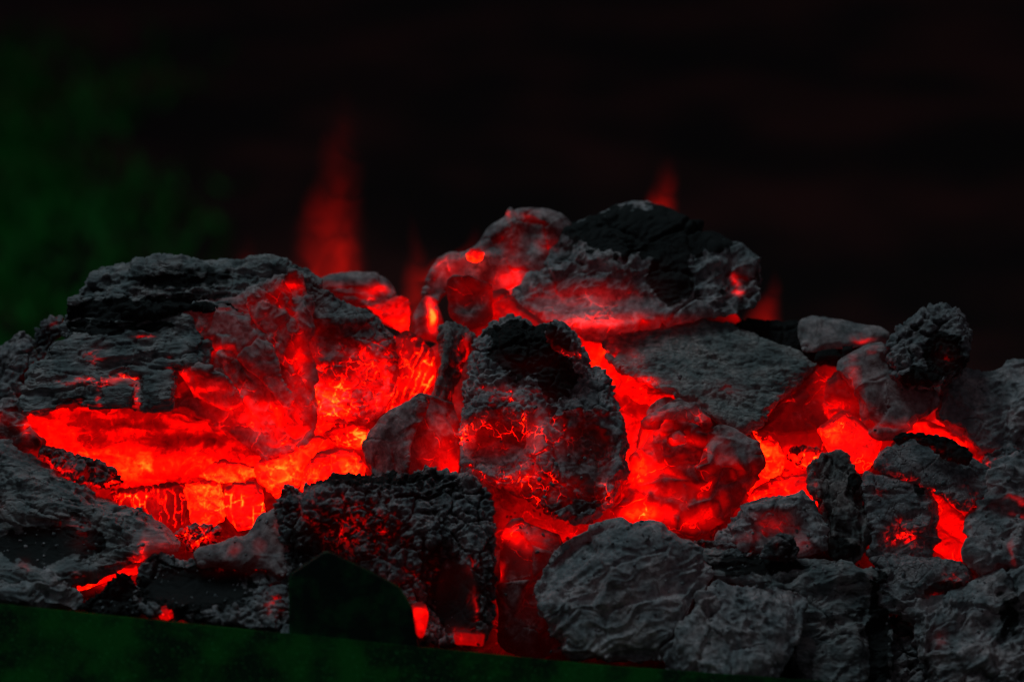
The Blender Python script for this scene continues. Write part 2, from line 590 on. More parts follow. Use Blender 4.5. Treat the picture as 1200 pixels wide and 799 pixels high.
def coal(name, pts, d, T=None, kind='fold', e=None, tilt=(0, 0.25), facets=5, bumps=(), heat=(), h0=0.0, under=0.0,
         char=(), ash=0.62, amp=1.0, ang=0.0, more=(), vox=1.55, label=None, cat='charcoal', group=None, parent=None,
         mat=None, fs=0.5, topash=0.25, disp=None, cool=0.0, calm=()):
    SEED[0] += 1
    rs = np.random.RandomState(SEED[0] * 7 + 3)
    P = np.array(pts, float)
    mind = min(P.max(0) - P.min(0))
    if T is None:
        T = min(mind * 0.55, 60)
    if e is None:
        e = float(np.clip(mind * 0.22, 5, 26))
    bodies = [body(pts, d, T, e, tilt, facets, bumps, rs, fs)]
    for mp in more:
        q = dict(T=min(T, 30), e=10, tilt=(0, 0.1), facets=1, bumps=())
        q.update(mp)
        bodies.append(body(q['pts'], q['d'], q['T'], q['e'], q['tilt'], q['facets'], q['bumps'], rs))
    V, F = voxel(bodies, vox)
    N = vnormals(V, F)
    # orientation: the normal of the nearest vertex must point at the viewer
    if N[np.argmin(V[:, 2])][2] > 0:
        N = -N
        F = F[:, ::-1]
    up0 = -N[:, 1]
    off, fis = displace(V, disp or kind, SEED[0], amp, ang)
    cm = np.zeros(len(V))
    for cx, cy, rx, ry in calm:
        cm = np.maximum(cm, sst(-(((V[:, 0] - cx) / rx) ** 2 + ((V[:, 1] - cy) / ry) ** 2) + 0.35 * fbm(V / 14, 2, SEED[0] + 77), -1.25, -0.7))
    off = off * (1 - 0.82 * cm)
    fis = fis * (1 - 0.5 * cm)
    V = V + N * off[:, None]
    N = vnormals(V, F)
    if N[np.argmin(V[:, 2])][2] > 0:
        N = -N
    wq = SEED[0] * 17 + 400
    x = V[:, 0] + 7 * fbm(V / 16, 3, wq)
    y = V[:, 1] + 7 * fbm(V / 16, 3, wq + 9)
    h = np.full(len(V), float(h0))
    for q in heat:
        if len(q) == 4:
            hx, hy, rr, hv = q
            ry = rr
        else:
            hx, hy, rr, ry, hv = q
        g = np.exp(-(((x - hx) / rr) ** 2 + ((y - hy) / ry) ** 2))
        h = h + hv * g
    h = h + 0.29 * red_spill(V) * sst(-up0, -0.6, 0.5) * np.clip(1 - h / 0.5, 0, 1)  # red spill from nearby embers, painted into the lump's own glow
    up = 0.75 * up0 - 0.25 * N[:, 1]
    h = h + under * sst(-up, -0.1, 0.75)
    h = h * (1 - 0.55 * sst(up, 0.25, 0.85))      # ash settles on upward faces and covers the glow
    h = h + np.minimum(h, 0.5) * np.clip(-off / 12, -0.15, 0.35)
    h = h * (1 - cool * sst(off, 1.0, 7.0))
    a = np.full(len(V), float(ash)) + cool * 0.5 * sst(off, 1.0, 7.0)
    jag = fbm(V / 7, 3, wq + 20) + 1.1 * fbm(V / 22, 2, wq + 30)
    for q in char:
        cx, cy, rx, ry, cv = q
        a = a - cv * sst(-(((x - cx) / rx) ** 2 + ((y - cy) / ry) ** 2) + 0.5 * jag, -1.2, -0.75)
    a = a + topash * sst(up, 0.0, 0.7)
    a = a - np.clip(-off / 12, 0, 0.3)
    W = place(V)
    STAT[0] += len(F)
    group = group or {'charcoal': 'lumps of charcoal in the fire', 'ember': 'glowing ember pieces in the gaps'}.get(cat)
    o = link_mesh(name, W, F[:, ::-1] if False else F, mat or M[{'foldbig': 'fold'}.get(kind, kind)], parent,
                  {'heat_and_spill': np.clip(h, 0, 1.5), 'ash': a, 'fissure': fis, 'calm': cm})
    tag(o, label, cat if parent is None else None, group if parent is None else None)
    return o


# ------------------------------------------------------------------ setting
def plain(name, col, rough=0.9, spec=0.3):
    T = NT(name)
    b = T.n('ShaderNodeBsdfPrincipled')
    b.inputs['Base Color'].default_value = (*col, 1)
    b.inputs['Roughness'].default_value = rough
    b.inputs['Specular IOR Level'].default_value = spec
    T.l(b.outputs[0], T.out.inputs[0])
    return T, b


T, b = plain('dark_soil', (0.02, 0.015, 0.012))
tc = T.n('ShaderNodeTexCoord')
n = T.noise(tc.outputs['Object'], 2.2, 4)
T.l(T.mix(T.rng(n, 0.4, 0.65), (0.02, 0.008, 0.007, 1), (0.12, 0.026, 0.022, 1)), b.inputs['Base Color'])
soil = T.m
gz = -0.25
ground = link_mesh('ground', [(-60, -30, gz), (60, -30, gz), (60, 120, gz), (-60, 120, gz)], [[0, 1, 2, 3]], soil, smooth=False)
tag(ground, kind='structure')
T, b = plain('pale_path', (0.20, 0.13, 0.11))
path = link_mesh('path', [(-9, 5.0, gz + 0.004), (2.2, 5.25, gz + 0.004), (2.2, 7.5, gz + 0.004), (-9, 7.5, gz + 0.004)], [[0, 1, 2, 3]], T.m, smooth=False)
tag(path, kind='structure')

# grass beyond the fire, on the left
T, b = plain('grass_blade', (0.02, 0.07, 0.015), 0.6)
T.l(T.mix(T.noise(T.n('ShaderNodeTexCoord').outputs['Object'], 3.5, 3), (0.005, 0.12, 0.012, 1), (0.03, 0.5, 0.06, 1)), b.inputs['Base Color'])
rs = np.random.RandomState(5)
V, F = [], []
GX, GY = rs.uniform(-3.2, 0.1, 70000), rs.uniform(1.2, 5.2, 70000)
Z_ = np.zeros(70000)
pr = np.clip((-0.22 - 0.10 * GY - GX) / (0.5 + 0.12 * GY), 0, 1) ** 1.3 * np.clip((3.8 - GY) / 1.8, 0, 1)
pr *= sst(vnoise(np.column_stack([GX * 2.6, GY * 1.6, Z_]), 4) + 0.5 * vnoise(np.column_stack([GX * 6, GY * 4, Z_]), 9), -0.5, 0.6)
keep = rs.rand(70000) < pr
for x, y in zip(GX[keep], GY[keep]):
    hgt = rs.uniform(0.015, 0.05)
    a = rs.uniform(0, 6.28)
    dx, dy = math.cos(a) * 0.009, math.sin(a) * 0.009
    lx, ly = rs.uniform(-0.04, 0.04, 2)
    o = len(V)
    V += [(x - dx, y - dy, gz), (x + dx, y + dy, gz), (x + lx * 0.4 + dx * 0.7, y + ly * 0.4 + dy * 0.7, gz + hgt * 0.6), (x + lx * 0.4 - dx * 0.7, y + ly * 0.4 - dy * 0.7, gz + hgt * 0.6), (x + lx, y + ly, gz + hgt)]
    V.append((x + lx, y + ly, gz + hgt * 1.001))
    F += [[o, o + 1, o + 2, o + 3], [o + 3, o + 2, o + 4, o + 5]]
g = link_mesh('grass', V, F, T.m, smooth=False)
tag(g, 'dark green grass in the gloom behind the left side of the fire', 'grass', kind='stuff')

# brazier: floor, walls, front rim with a raised lug
T, b = plain('green_hammered_paint', (0.01, 0.06, 0.02), 0.55, 0.4)
tc = T.n('ShaderNodeTexCoord')
n = T.noise(tc.outputs['Object'], 38, 4, 0.6)
f = T.noise(tc.outputs['Object'], 620, 3, 0.8)
c1 = T.mix(T.rng(n, 0.38, 0.66), (0.003, 0.06, 0.014, 1), (0.008, 0.32, 0.03, 1))
c2 = T.mix(T.rng(f, 0.56, 0.70), c1, (0.06, 0.6, 0.14, 1))
T.l(c2, b.inputs['Base Color'])
bp = T.n('ShaderNodeBump')
bp.inputs['Strength'].default_value = 0.5
bp.inputs['Distance'].default_value = 0.0004
T.l(f, bp.inputs['Height'])
T.l(bp.outputs[0], b.inputs['Normal'])
green = T.m
sheet, b = plain('sooty_steel', (0.006, 0.006, 0.006), 0.7)
sheet = sheet.m


def prism(outline, d0, d1, bev=3.0):
    """outline in drawing units, extruded in depth with a softened front edge"""
    P = chaikin(np.array(outline, float), 0.06)
    c = P.mean(0)
    n = len(P)
    Q = c + (P - c) * (1 - bev / np.abs(P - c).max())
    V = [(x, y, d0) for x, y in Q] + [(x, y, d0 + bev) for x, y in P] + [(x, y, d1) for x, y in P]
    F = [list(range(n))] + [list(range(3 * n - 1, 2 * n - 1, -1))]
    for k in (0, n):
        for i in range(n):
            j = (i + 1) % n
            F.append([k + i, k + n + i, k + n + j, k + j])
    return V, F


brz = empty('brazier', place([600, 1000, -150]).tolist())
tag(brz, 'dark green speckled metal fire tray whose slanted rim runs along the bottom edge', 'fire tray')
V, F = prism([(-160, 690), (0, 707), (340, 742), (700, 778), (1000, 800), (1400, 835), (1400, 1010), (-160, 1010)], -190, -168)
link_mesh('front_rim', place(V), F, green, brz, smooth=False)
V, F = prism([(339, 760), (338, 673), (382, 644), (428, 666), (468, 687), (484, 712), (491, 765)], -187, -178, 2.5)
T, b = plain('sooty_green_paint', (0.004, 0.05, 0.02), 0.6)
n = T.noise(T.n('ShaderNodeTexCoord').outputs['Object'], 60, 5, 0.65)
T.l(T.mix(T.rng(n, 0.4, 0.65), (0.006, 0.02, 0.012, 1), (0.008, 0.11, 0.03, 1)), b.inputs['Base Color'])
bp = T.n('ShaderNodeBump')
bp.inputs['Strength'].default_value = 0.6
bp.inputs['Distance'].default_value = 0.0008
T.l(T.noise(T.n('ShaderNodeTexCoord').outputs['Object'], 300, 5, 0.7), bp.inputs['Height'])
T.l(bp.outputs[0], b.inputs['Normal'])
link_mesh('raised_lug', place(V), F, T.m, brz, smooth=False)
fr = place([600, 1000, -160])
y0, z0 = fr[1], fr[2]
wz = z0 + 0.02


def boxm(x0, x1, ya, yb, za, zb):
    V = [(x, y, z) for x in (x0, x1) for y in (ya, yb) for z in (za, zb)]
    return V, [[0, 1, 3, 2], [4, 6, 7, 5], [0, 4, 5, 1], [2, 3, 7, 6], [0, 2, 6, 4], [1, 5, 7, 3]]


V, F = boxm(-0.42, 0.42, y0 + 0.004, y0 + 0.50, wz - 0.006, wz)
link_mesh('tray_floor', V, F, sheet, brz, smooth=False)
V, F = boxm(-0.42, 0.42, y0 + 0.502, y0 + 0.508, wz - 0.006, wz + 0.05)
link_mesh('back_wall', V, F, sheet, brz, smooth=False)

# ------------------------------------------------------------------ the bed of embers under the lumps
top_x = [-200, 0, 60, 120, 350, 440, 475, 500, 540, 620, 700, 860, 900, 940, 1040, 1140, 1250, 1400]
top_y = [470, 430, 400, 390, 380, 385, 405, 405, 370, 350, 350, 365, 400, 420, 425, 460, 470, 480]
nx, ny, nb = 560, 170, 30
xs = np.linspace(-160, 1360, nx)
ty = np.interp(xs, top_x, top_y)
rows = []
for j in range(ny + nb):
    t = j / (ny - 1)
    if t <= 1:
        yy = 860 + (ty - 860) * t
        dd = 62 + (560 - yy) * 0.52
    else:
        yy = ty + (t - 1) * 900
        dd = 62 + (560 - ty) * 0.52 + (t - 1) * 1300
    rows.append(np.column_stack([xs, yy, dd + 0 * xs]))
P = np.vstack(rows)
wv = P + 6 * np.stack([fbm(P / 20, 2, 901), fbm(P / 20, 2, 903), fbm(P / 20, 2, 905)], 1)
f1, f2 = worley(wv / 42, 910)
g1, g2 = worley(wv / 12, 920)
e1 = f2 - f1
off = (0.55 - f1) * 30 + fbm(P / 70, 2, 930) * 14 + (0.5 - g1) * 4 - sst(-e1, -0.12, 0) * 5 + fbm(P / 6, 2, 940) * 1.2
P2 = P.copy()
P2[:, 2] -= off * 0.8
P2[:, 1] -= off * 0.45
hot = [(150, 545, 120, 45, 0.85), (110, 495, 90, 30, 0.55), (260, 570, 60, 45, 0.75), (340, 520, 60, 60, 0.9), (400, 530, 45, 60, 0.85), (480, 430, 40, 60, 0.9),
       (500, 500, 50, 60, 0.8), (225, 620, 60, 40, 0.5), (700, 430, 90, 70, 1.05), (730, 520, 60, 110, 0.9), (620, 400, 60, 60, 0.9), (800, 560, 90, 60, 0.8),
       (930, 520, 80, 50, 0.95), (640, 620, 60, 50, 0.8), (870, 480, 60, 25, 0.8), (990, 500, 60, 50, 0.9), (1110, 510, 40, 30, 0.95), (1110, 610, 40, 50, 0.95),
       (1050, 620, 40, 60, 0.6), (550, 350, 60, 40, 0.7), (430, 360, 50, 35, 0.8), (130, 670, 40, 20, 0.8), (200, 715, 20, 15, 0.6), (30, 520, 40, 25, 0.6),
       (520, 620, 70, 60, 0.7), (1195, 590, 20, 60, 0.6), (900, 600, 60, 30, 0.8), (1000, 405, 50, 12, 0.6), (880, 365, 40, 14, 0.6), (600, 720, 50, 50, 0.45), (1160, 545, 30, 25, 0.6),
       (720, 755, 40, 20, 0.3), (1120, 690, 40, 20, 0.3)]
h = np.zeros(len(P))
for hx, hy, rx, ry, hv in hot:
    h = np.maximum(h, hv * np.exp(-(((P[:, 0] - hx) / rx) ** 2 + ((P[:, 1] - hy) / ry) ** 2) * 0.7))
h = h * (0.85 + 0.35 * fbm(P / 40, 2, 950))
bedF = []
n0 = nx
tot = ny + nb
ii = (np.arange(tot - 1)[:, None] * nx + np.arange(nx - 1)[None]).ravel()
F = np.stack([ii, ii + 1, ii + nx + 1, ii + nx], 1)
bed = link_mesh('ember_bed', place(P2), F, M['bed'], attrs={'heat_and_spill': h, 'ash': np.full(len(P), 0.35), 'fissure': sst(-e1, -0.05, 0) * 0.12})
tag(bed, 'bed of glowing embers and ash showing in the gaps between the lumps', 'ember bed', kind='stuff')

# ------------------------------------------------------------------ the lumps
def C(*a, **k):
    return coal(*a, **k)


# --- large layered log on the left: one thing with parts
A = empty('layered_charcoal_log', place([200, 480, 60]).tolist())
tag(A, 'largest lump, layered grey charcoal log at left with red folds and a glowing underside', 'charcoal', 'lumps of charcoal in the fire')
C('upper_layer', [(68, 400), (85, 355), (97, 335), (107, 322), (125, 316), (148, 318), (155, 306), (175, 303), (230, 307), (300, 307), (330, 306), (350, 318), (358, 345),
                  (330, 362), (290, 372), (250, 372), (215, 368), (150, 385), (95, 392)], 34, T=70, kind='wood', e=22, tilt=(0.0, 0.55), facets=3, parent=A,
  char=[(170, 362, 110, 13, 1.0), (215, 325, 75, 14, 0.35), (110, 385, 30, 12, 0.6)], ash=0.68,
  bumps=[(180, 318, 90, 9, -8), (170, 352, 110, 8, 10)], heat=[(345, 345, 25, 20, 0.5)])
C('lower_layer', [(20, 470), (30, 445), (46, 420), (60, 402), (90, 385), (150, 378), (215, 362), (248, 362), (262, 378), (250, 402), (238, 430), (206, 440), (200, 479),
                  (165, 481), (118, 480), (85, 476), (50, 482), (24, 482)], 8, T=60, kind='wood', e=14, tilt=(0.05, 0.5), facets=3, parent=A, ash=0.75,
  heat=[(110, 415, 16, 14, 0.42), (141, 444, 22, 6, 0.42), (161, 462, 5, 20, 0.42), (117, 465, 4, 14, 0.35), (100, 447, 40, 6, 0.45), (170, 395, 14, 4, 0.5), (200, 440, 6, 25, 0.3)], under=0.25, char=[(120, 382, 90, 8, 0.9)], calm=[(141, 446, 20, 6), (161, 462, 5, 18)])
C('ash_plate', [(121, 452), (158, 451), (156, 482), (120, 481)], -16, T=10, kind='wood', e=4, tilt=(0, 0.1), facets=0, parent=A, ash=0.8, amp=0.35, vox=1.6)
C('ash_plate', [(165, 436), (205, 432), (203, 482), (164, 483)], -12, T=14, kind='wood', e=5, tilt=(0, 0.15), facets=0, parent=A, ash=0.85, amp=0.5, vox=1.6)
C('folded_face', [(212, 362), (250, 350), (285, 345), (320, 330), (350, 316), (362, 350), (362, 400), (372, 450), (372, 500), (352, 540), (322, 545), (300, 524), (262, 512), (230, 492),
                  (203, 486), (203, 440), (236, 428), (245, 400)], 26, T=60, kind='fold', e=16, tilt=(-0.1, 0.1), facets=4, parent=A, ash=0.45, ang=0.9, amp=0.75,
  bumps=[(222, 440, 10, 30, 10), (270, 400, 35, 8, -14), (262, 455, 40, 8, 10), (345, 400, 8, 60, -12), (300, 440, 10, 60, 12), (320, 480, 10, 50, -10), (340, 345, 20, 12, 12)],
  heat=[(240, 410, 30, 8, 0.42), (218, 438, 10, 8, 0.45), (240, 455, 30, 7, 0.42), (352, 440, 14, 60, 0.42), (320, 500, 45, 40, 0.55), (280, 480, 40, 25, 0.35), (300, 370, 60, 40, 0.14), (340, 335, 16, 8, 0.3),
        (340, 535, 30, 16, 0.6)], h0=0.16, under=0.2, mat=M['smooth'], cool=0.3,
  more=[dict(pts=[(213, 364), (240, 352), (266, 356), (300, 376), (322, 420), (346, 468), (338, 492), (304, 446), (262, 402), (240, 404)], d=17, T=22, e=7, tilt=(-0.25, 0.15)),
        dict(pts=[(284, 350), (330, 325), (346, 338), (347, 378), (354, 420), (336, 430), (310, 396)], d=19, T=22, e=6, tilt=(0.3, 0.1)),
        dict(pts=[(206, 436), (234, 427), (264, 440), (288, 470), (262, 482), (228, 470)], d=10, T=20, e=6, tilt=(-0.1, -0.3)),
        dict(pts=[(252, 404), (286, 412), (318, 452), (344, 512), (322, 522), (284, 470)], d=20, T=20, e=6, tilt=(0.2, 0.2))])
C('cracked_end', [(346, 316), (362, 320), (380, 334), (400, 347), (430, 364), (450, 378), (463, 392), (469, 420), (467, 452), (452, 480), (430, 496), (400, 494), (372, 490), (362, 450), (357, 400)],
  36, T=55, kind='crack', e=20, tilt=(0.1, 0.3), facets=4, parent=A, ash=0.5, fs=0.35,
  heat=[(420, 450, 45, 40, 0.55), (385, 480, 30, 30, 0.75), (440, 425, 20, 20, 0.35), (365, 430, 14, 50, 0.4), (455, 470, 20, 30, 0.5)], h0=0.05, char=[(415, 440, 36, 22, 0.5)],
  bumps=[(400, 375, 40, 10, -8), (380, 400, 15, 30, 10)])
C('glowing_underside', [(28, 478), (60, 470), (120, 472), (200, 474), (250, 490), (300, 515), (330, 520), (345, 545), (318, 560), (250, 568), (180, 572), (120, 560), (70, 536), (40, 520)],
  36, T=60, kind='fold', disp='wood', e=16, tilt=(0, -0.25), facets=2, parent=A, ash=0.0, amp=1.0, ang=0.08, mat=M['hot'],
  heat=[(120, 545, 110, 20, 0.3), (230, 545, 70, 16, 0.25), (110, 500, 60, 10, 0.1), (230, 515, 70, 7, -0.35), (150, 498, 50, 4, -0.2)], h0=0.6, topash=0, char=[])

# --- pale lumps at the far left edge
C('charcoal_lump', [(36, 405), (40, 388), (52, 372), (64, 366), (80, 371), (78, 392), (62, 412), (48, 425)], 72, kind='crust', heat=[(62, 375, 14, 10, 0.3)], ash=0.7,
  label='small pink-topped crumbly lump peeping over the left edge of the big log', under=0.1)
C('charcoal_lump', [(-20, 400), (2, 402), (14, 390), (26, 384), (38, 388), (42, 405), (44, 430), (30, 450), (22, 480), (-20, 492)], 58, kind='crust', ash=0.75, under=0.15,
  label='grey crumbly lump cut by the left edge, beside the big layered log')
C('charcoal_lump', [(-20, 470), (14, 468), (26, 480), (34, 500), (50, 515), (48, 532), (20, 536), (-20, 536)], 24, kind='fold', ash=0.3, h0=0.1, under=0.25,
  heat=[(33, 500, 8, 10, 0.8), (5, 490, 20, 8, 0.2)], label='dim red lump with a bright spark below the big log at the left edge', cat='charcoal')

# --- bark textured log at the lower left
C('charcoal_log', [(-30, 525), (15, 526), (45, 536), (75, 548), (95, 560), (112, 580), (150, 594), (172, 606), (198, 620), (219, 645), (190, 652), (165, 657), (148, 668), (110, 674), (85, 684), (40, 690), (-30, 690)],
  -62, calm=[(45, 645, 62, 26), (190, 635, 34, 30)], T=60, kind='wood', e=26, tilt=(0.0, 0.75), facets=3, ash=0.72, ang=0.3, amp=1.1, fs=0.4,
  bumps=[(60, 640, 70, 26, 12), (60, 590, 90, 18, -10)], char=[(50, 640, 60, 24, 0.8), (-5, 585, 14, 18, 0.5), (105, 635, 16, 16, 0.8)],
  heat=[(-5, 587, 14, 12, 0.3), (185, 635, 30, 26, 0.36), (168, 640, 5, 22, 0.25), (28, 665, 9, 8, 0.6), (90, 615, 20, 8, 0.25), (95, 635, 14, 14, 0.2), (160, 660, 10, 14, 0.5), (95, 672, 14, 6, 0.3)],
  label='long bark textured grey log sloping down from the left edge, below the bright ember gap')
C('charcoal_lump', [(46, 532), (60, 524), (80, 530), (100, 534), (122, 540), (140, 555), (148, 566), (128, 576), (100, 572), (70, 556)], -18, kind='crust', ash=0.45, h0=0.16, under=0.2, e=10,
  label='small dusky red lump lying on the upper edge of the bark textured log', heat=[(75, 550, 20, 12, 0.3)])
C('charcoal_lump', [(-30, 682), (10, 680), (36, 677), (42, 668), (58, 667), (74, 676), (86, 690), (98, 700), (92, 716), (50, 714), (-30, 708)], -118, kind='fold', ash=0.9, e=12, T=30, amp=0.8,
  label='blue-grey ash lump in the bottom left corner, resting on the tray rim')
C('charcoal_lump', [(84, 712), (98, 704), (112, 690), (128, 677), (142, 670), (156, 673), (162, 690), (160, 722), (120, 722)], -122, kind='crust', ash=0.28, e=10, T=26,
  label='small blackest lump on the rim, between the blue-grey lump and the low ledge', char=[(135, 695, 26, 30, 0.5)])
C('ember_sliver', [(84, 688), (100, 677), (120, 668), (142, 662), (160, 660), (162, 672), (140, 676), (118, 684), (92, 692)], -82, kind='smooth', mat=M['hot'], e=6, T=12, ash=0.0, h0=0.82, facets=0, amp=0.4, cat='ember', 
  label='thin flat red glowing sliver wedged under the bark textured log', topash=0, vox=1.6, tilt=(0, 0.1), under=0.1)
C('charcoal_lump', [(158, 672), (172, 655), (186, 648), (210, 652), (240, 648), (275, 655), (310, 662), (342, 672), (344, 745), (300, 742), (240, 732), (185, 728), (160, 712)], -124, T=40, kind='crust', e=16,
  tilt=(0, 0.6), ash=0.5, amp=0.8, calm=[(232, 688, 60, 20)], bumps=[(235, 685, 70, 20, 16)], char=[(230, 690, 66, 26, 0.9)], heat=[(320, 705, 14, 14, 0.55), (290, 665, 34, 7, 0.42), (195, 717, 7, 7, 0.9), (330, 668, 12, 10, 0.3)],
  label='low ledge shaped lump with dark hollow face, left of the raised metal lug')
C('charcoal_lump', [(214, 658), (236, 642), (262, 634), (285, 626), (308, 606), (330, 590), (340, 640), (340, 676), (300, 668), (250, 660)], -92, kind='smooth', T=30, e=10, ash=0.45, h0=0.08, tilt=(0, 0.5),
  heat=[(272, 642, 9, 12, 0.4), (300, 640, 12, 12, 0.22), (330, 610, 10, 20, 0.2)], label='sloping smooth wedge joining the low ledge to the large crumbly block')

# --- large crumbly block, front centre
C('charcoal_block', [(322, 590), (330, 566), (344, 562), (348, 572), (362, 562), (392, 556), (430, 552), (470, 552), (500, 547), (528, 552), (552, 562), (570, 574), (580, 598), (583, 640), (583, 690), (578, 735), (566, 760),
                     (520, 756), (470, 752), (420, 748), (345, 745), (334, 690), (326, 640)], -108, T=80, kind='crust', e=26, tilt=(0.02, 0.3), facets=2, ash=0.55, amp=1.15, fs=0.35,
  calm=[(535, 700, 24, 50)], bumps=[(520, 700, 26, 60, 26), (560, 650, 12, 70, -4)], char=[(400, 640, 60, 50, 0.3), (420, 560, 90, 8, 0.6), (535, 705, 28, 46, 1.0)],
  heat=[(405, 615, 30, 34, 0.30), (360, 600, 14, 22, 0.28), (450, 625, 40, 40, 0.20), (480, 680, 60, 24, 0.16), (555, 660, 10, 12, 0.25), (545, 745, 22, 10, 0.6), (556, 712, 4, 22, 0.45), (365, 575, 30, 12, 0.25)],
  label='large square crumbly charcoal block, front centre, right behind the raised metal lug')
C('ember', [(480, 722), (482, 710), (490, 705), (499, 708), (503, 720), (500, 735), (494, 748), (487, 740)], -148, T=10, kind='smooth', mat=M['hot'], e=7, h0=0.68, facets=0, ash=0, topash=0, amp=0.25, vox=1.5, cat='ember',
  heat=[(490, 716, 7, 7, 0.25)], label='tiny round bright ember glowing at the right end of the raised metal lug')
C('ember', [(530, 744), (535, 737), (562, 737), (568, 742), (566, 758), (532, 757)], -126, T=12, kind='smooth', mat=M['hot'], e=6, h0=0.5, facets=0, ash=0, topash=0, amp=0.5, vox=1.5, cat='ember',
  label='small flat red ember at the foot of the large crumbly block, on the rim')
C('ember', [(186, 712), (194, 706), (204, 710), (206, 722), (196, 727), (186, 724)], -132, T=8, kind='smooth', mat=M['hot'], e=5, h0=0.6, facets=0, ash=0, topash=0, amp=0.25, vox=1.5, cat='ember',
  label='tiny square red ember in the dark hollow of the low ledge')

# --- ember blocks in the bright gap
C('ember_block', [(123, 578), (140, 572), (170, 568), (196, 564), (216, 566), (219, 590), (214, 618), (200, 622), (165, 606), (135, 592)], 2, T=30, kind='rib', e=8, ash=0.05, h0=0.45, facets=0, cat='ember',
  heat=[(160, 580, 40, 14, 0.25)], label='ribbed ember with upright glowing cracks beside the bark textured log', topash=0, disp='rib')
C('ember_block', [(216, 566), (232, 560), (262, 562), (268, 580), (266, 606), (248, 618), (226, 618), (218, 600)], 8, T=30, kind='smooth', disp='crack', mat=M['hot'], e=8, ash=0.0, h0=0.95, facets=3, cat='ember', topash=0,
  label='smooth orange ember cube between the ribbed and the chequered ember', amp=1.0)
C('ember_block', [(262, 572), (276, 562), (300, 562), (312, 574), (314, 600), (304, 618), (276, 622), (262, 604)], -2, T=30, kind='block', e=7, ash=0.0, h0=0.7, facets=0, cat='ember', topash=0, amp=0.9,
  heat=[(288, 585, 24, 24, 0.15)], disp='grid', label='chequered ember cube crossed by a grid of bright cracks')
C('ember_block', [(232, 556), (250, 540), (280, 538), (305, 545), (306, 562), (280, 570), (245, 566)], 20, T=30, kind='smooth', disp='crack', mat=M['hot'], e=7, ash=0.0, h0=0.95, facets=3, cat='ember', topash=0, amp=1.0,
  label='flat orange ember lying just above the chequered ember cube')
C('ember_block', [(300, 560), (306, 538), (325, 524), (350, 512), (375, 505), (392, 512), (380, 530), (362, 545), (350, 570), (322, 580)], 14, T=40, kind='smooth', disp='crack', mat=M['hot'], e=12, ash=0.0, h0=0.95, facets=3, cat='ember', topash=0, amp=1.0,
  heat=[(330, 545, 20, 20, 0.15)], label='long orange ember ridge between the log folds and the crumbly block')
C('ember_block', [(350, 575), (352, 548), (372, 530), (398, 520), (418, 525), (430, 545), (430, 575), (390, 585)], 4, T=40, kind='smooth', disp='crack', mat=M['hot'], e=12, ash=0.1, h0=0.95, facets=3, cat='ember', topash=0, amp=1.0, heat=[(380, 530, 18, 10, -0.3)],
  label='rounded red-orange ember just behind the crumbly block top')
C('ember_block', [(375, 508), (392, 494), (414, 490), (432, 500), (440, 516), (425, 528), (398, 524)], 22, T=30, kind='block', e=10, ash=0.2, h0=0.72, facets=1, cat='ember', topash=0,
  heat=[(428, 510, 12, 14, 0.45)], label='mottled ember nugget at the left tip of the grey wedge')
C('ember_block', [(205, 628), (215, 612), (240, 612), (262, 618), (250, 634), (224, 642)], -28, T=20, kind='crust', e=8, ash=0.3, h0=0.5, facets=1, cat='ember',
  label='rough dull red ember below the orange cube, by the end of the bark textured log')
C('ember_block', [(362, 470), (385, 482), (420, 492), (428, 506), (400, 510), (370, 512), (350, 500)], 30, T=30, kind='smooth', disp='crack', mat=M['hot'], e=10, ash=0.0, h0=0.88, facets=3, cat='ember', topash=0, amp=1.0,
  label='smooth scarlet ember tucked under the cracked end of the big log')
C('ember_fan', [(462, 392), (480, 388), (494, 396), (506, 408), (513, 430), (511, 448), (498, 464), (478, 474), (455, 490), (444, 478), (452, 450)], 66, T=30, kind='rib', disp='rib', e=12, ash=0.0, h0=0.5, facets=1, cat='ember', ang=0.35,
  heat=[(498, 440, 14, 22, 0.4), (470, 450, 20, 30, 0.15)], topash=0.0, label='fan shaped ember with fine bright ribs, right of the cracked log end', amp=0.8)

# --- small pieces in the back left of centre
C('charcoal_lump', [(372, 330), (388, 322), (415, 318), (440, 318), (455, 326), (462, 338), (470, 350), (462, 362), (430, 365), (400, 355), (380, 345)], 120, T=30, kind='smooth', e=10, ash=0.4, h0=0.16,
  heat=[(395, 335, 14, 6, 0.25), (447, 338, 12, 7, 0.5), (430, 345, 20, 8, 0.3)], label='smooth pinkish lump behind the sloping right end of the big log', tilt=(0, 0.4))
C('ember_block', [(428, 360), (445, 352), (470, 345), (480, 350), (483, 385), (470, 392), (450, 378)], 104, T=24, kind='smooth', disp='crack', mat=M['hot'], e=7, ash=0.2, h0=0.66, facets=3, cat='ember', amp=1.0, heat=[(468, 372, 14, 12, 0.15)],
  label='flat red glowing face in front of the pinkish lump', topash=0.3)
C('charcoal_lump', [(482, 400), (484, 370), (494, 350), (500, 345), (512, 350), (520, 372), (522, 395), (516, 405), (500, 398)], 98, T=26, kind='smooth', e=8, ash=0.3, h0=0.3, facets=1, amp=0.6,
  heat=[(506, 366, 7, 20, 1.3)], label='small lump with an orange stripe, left of the dark red cube')

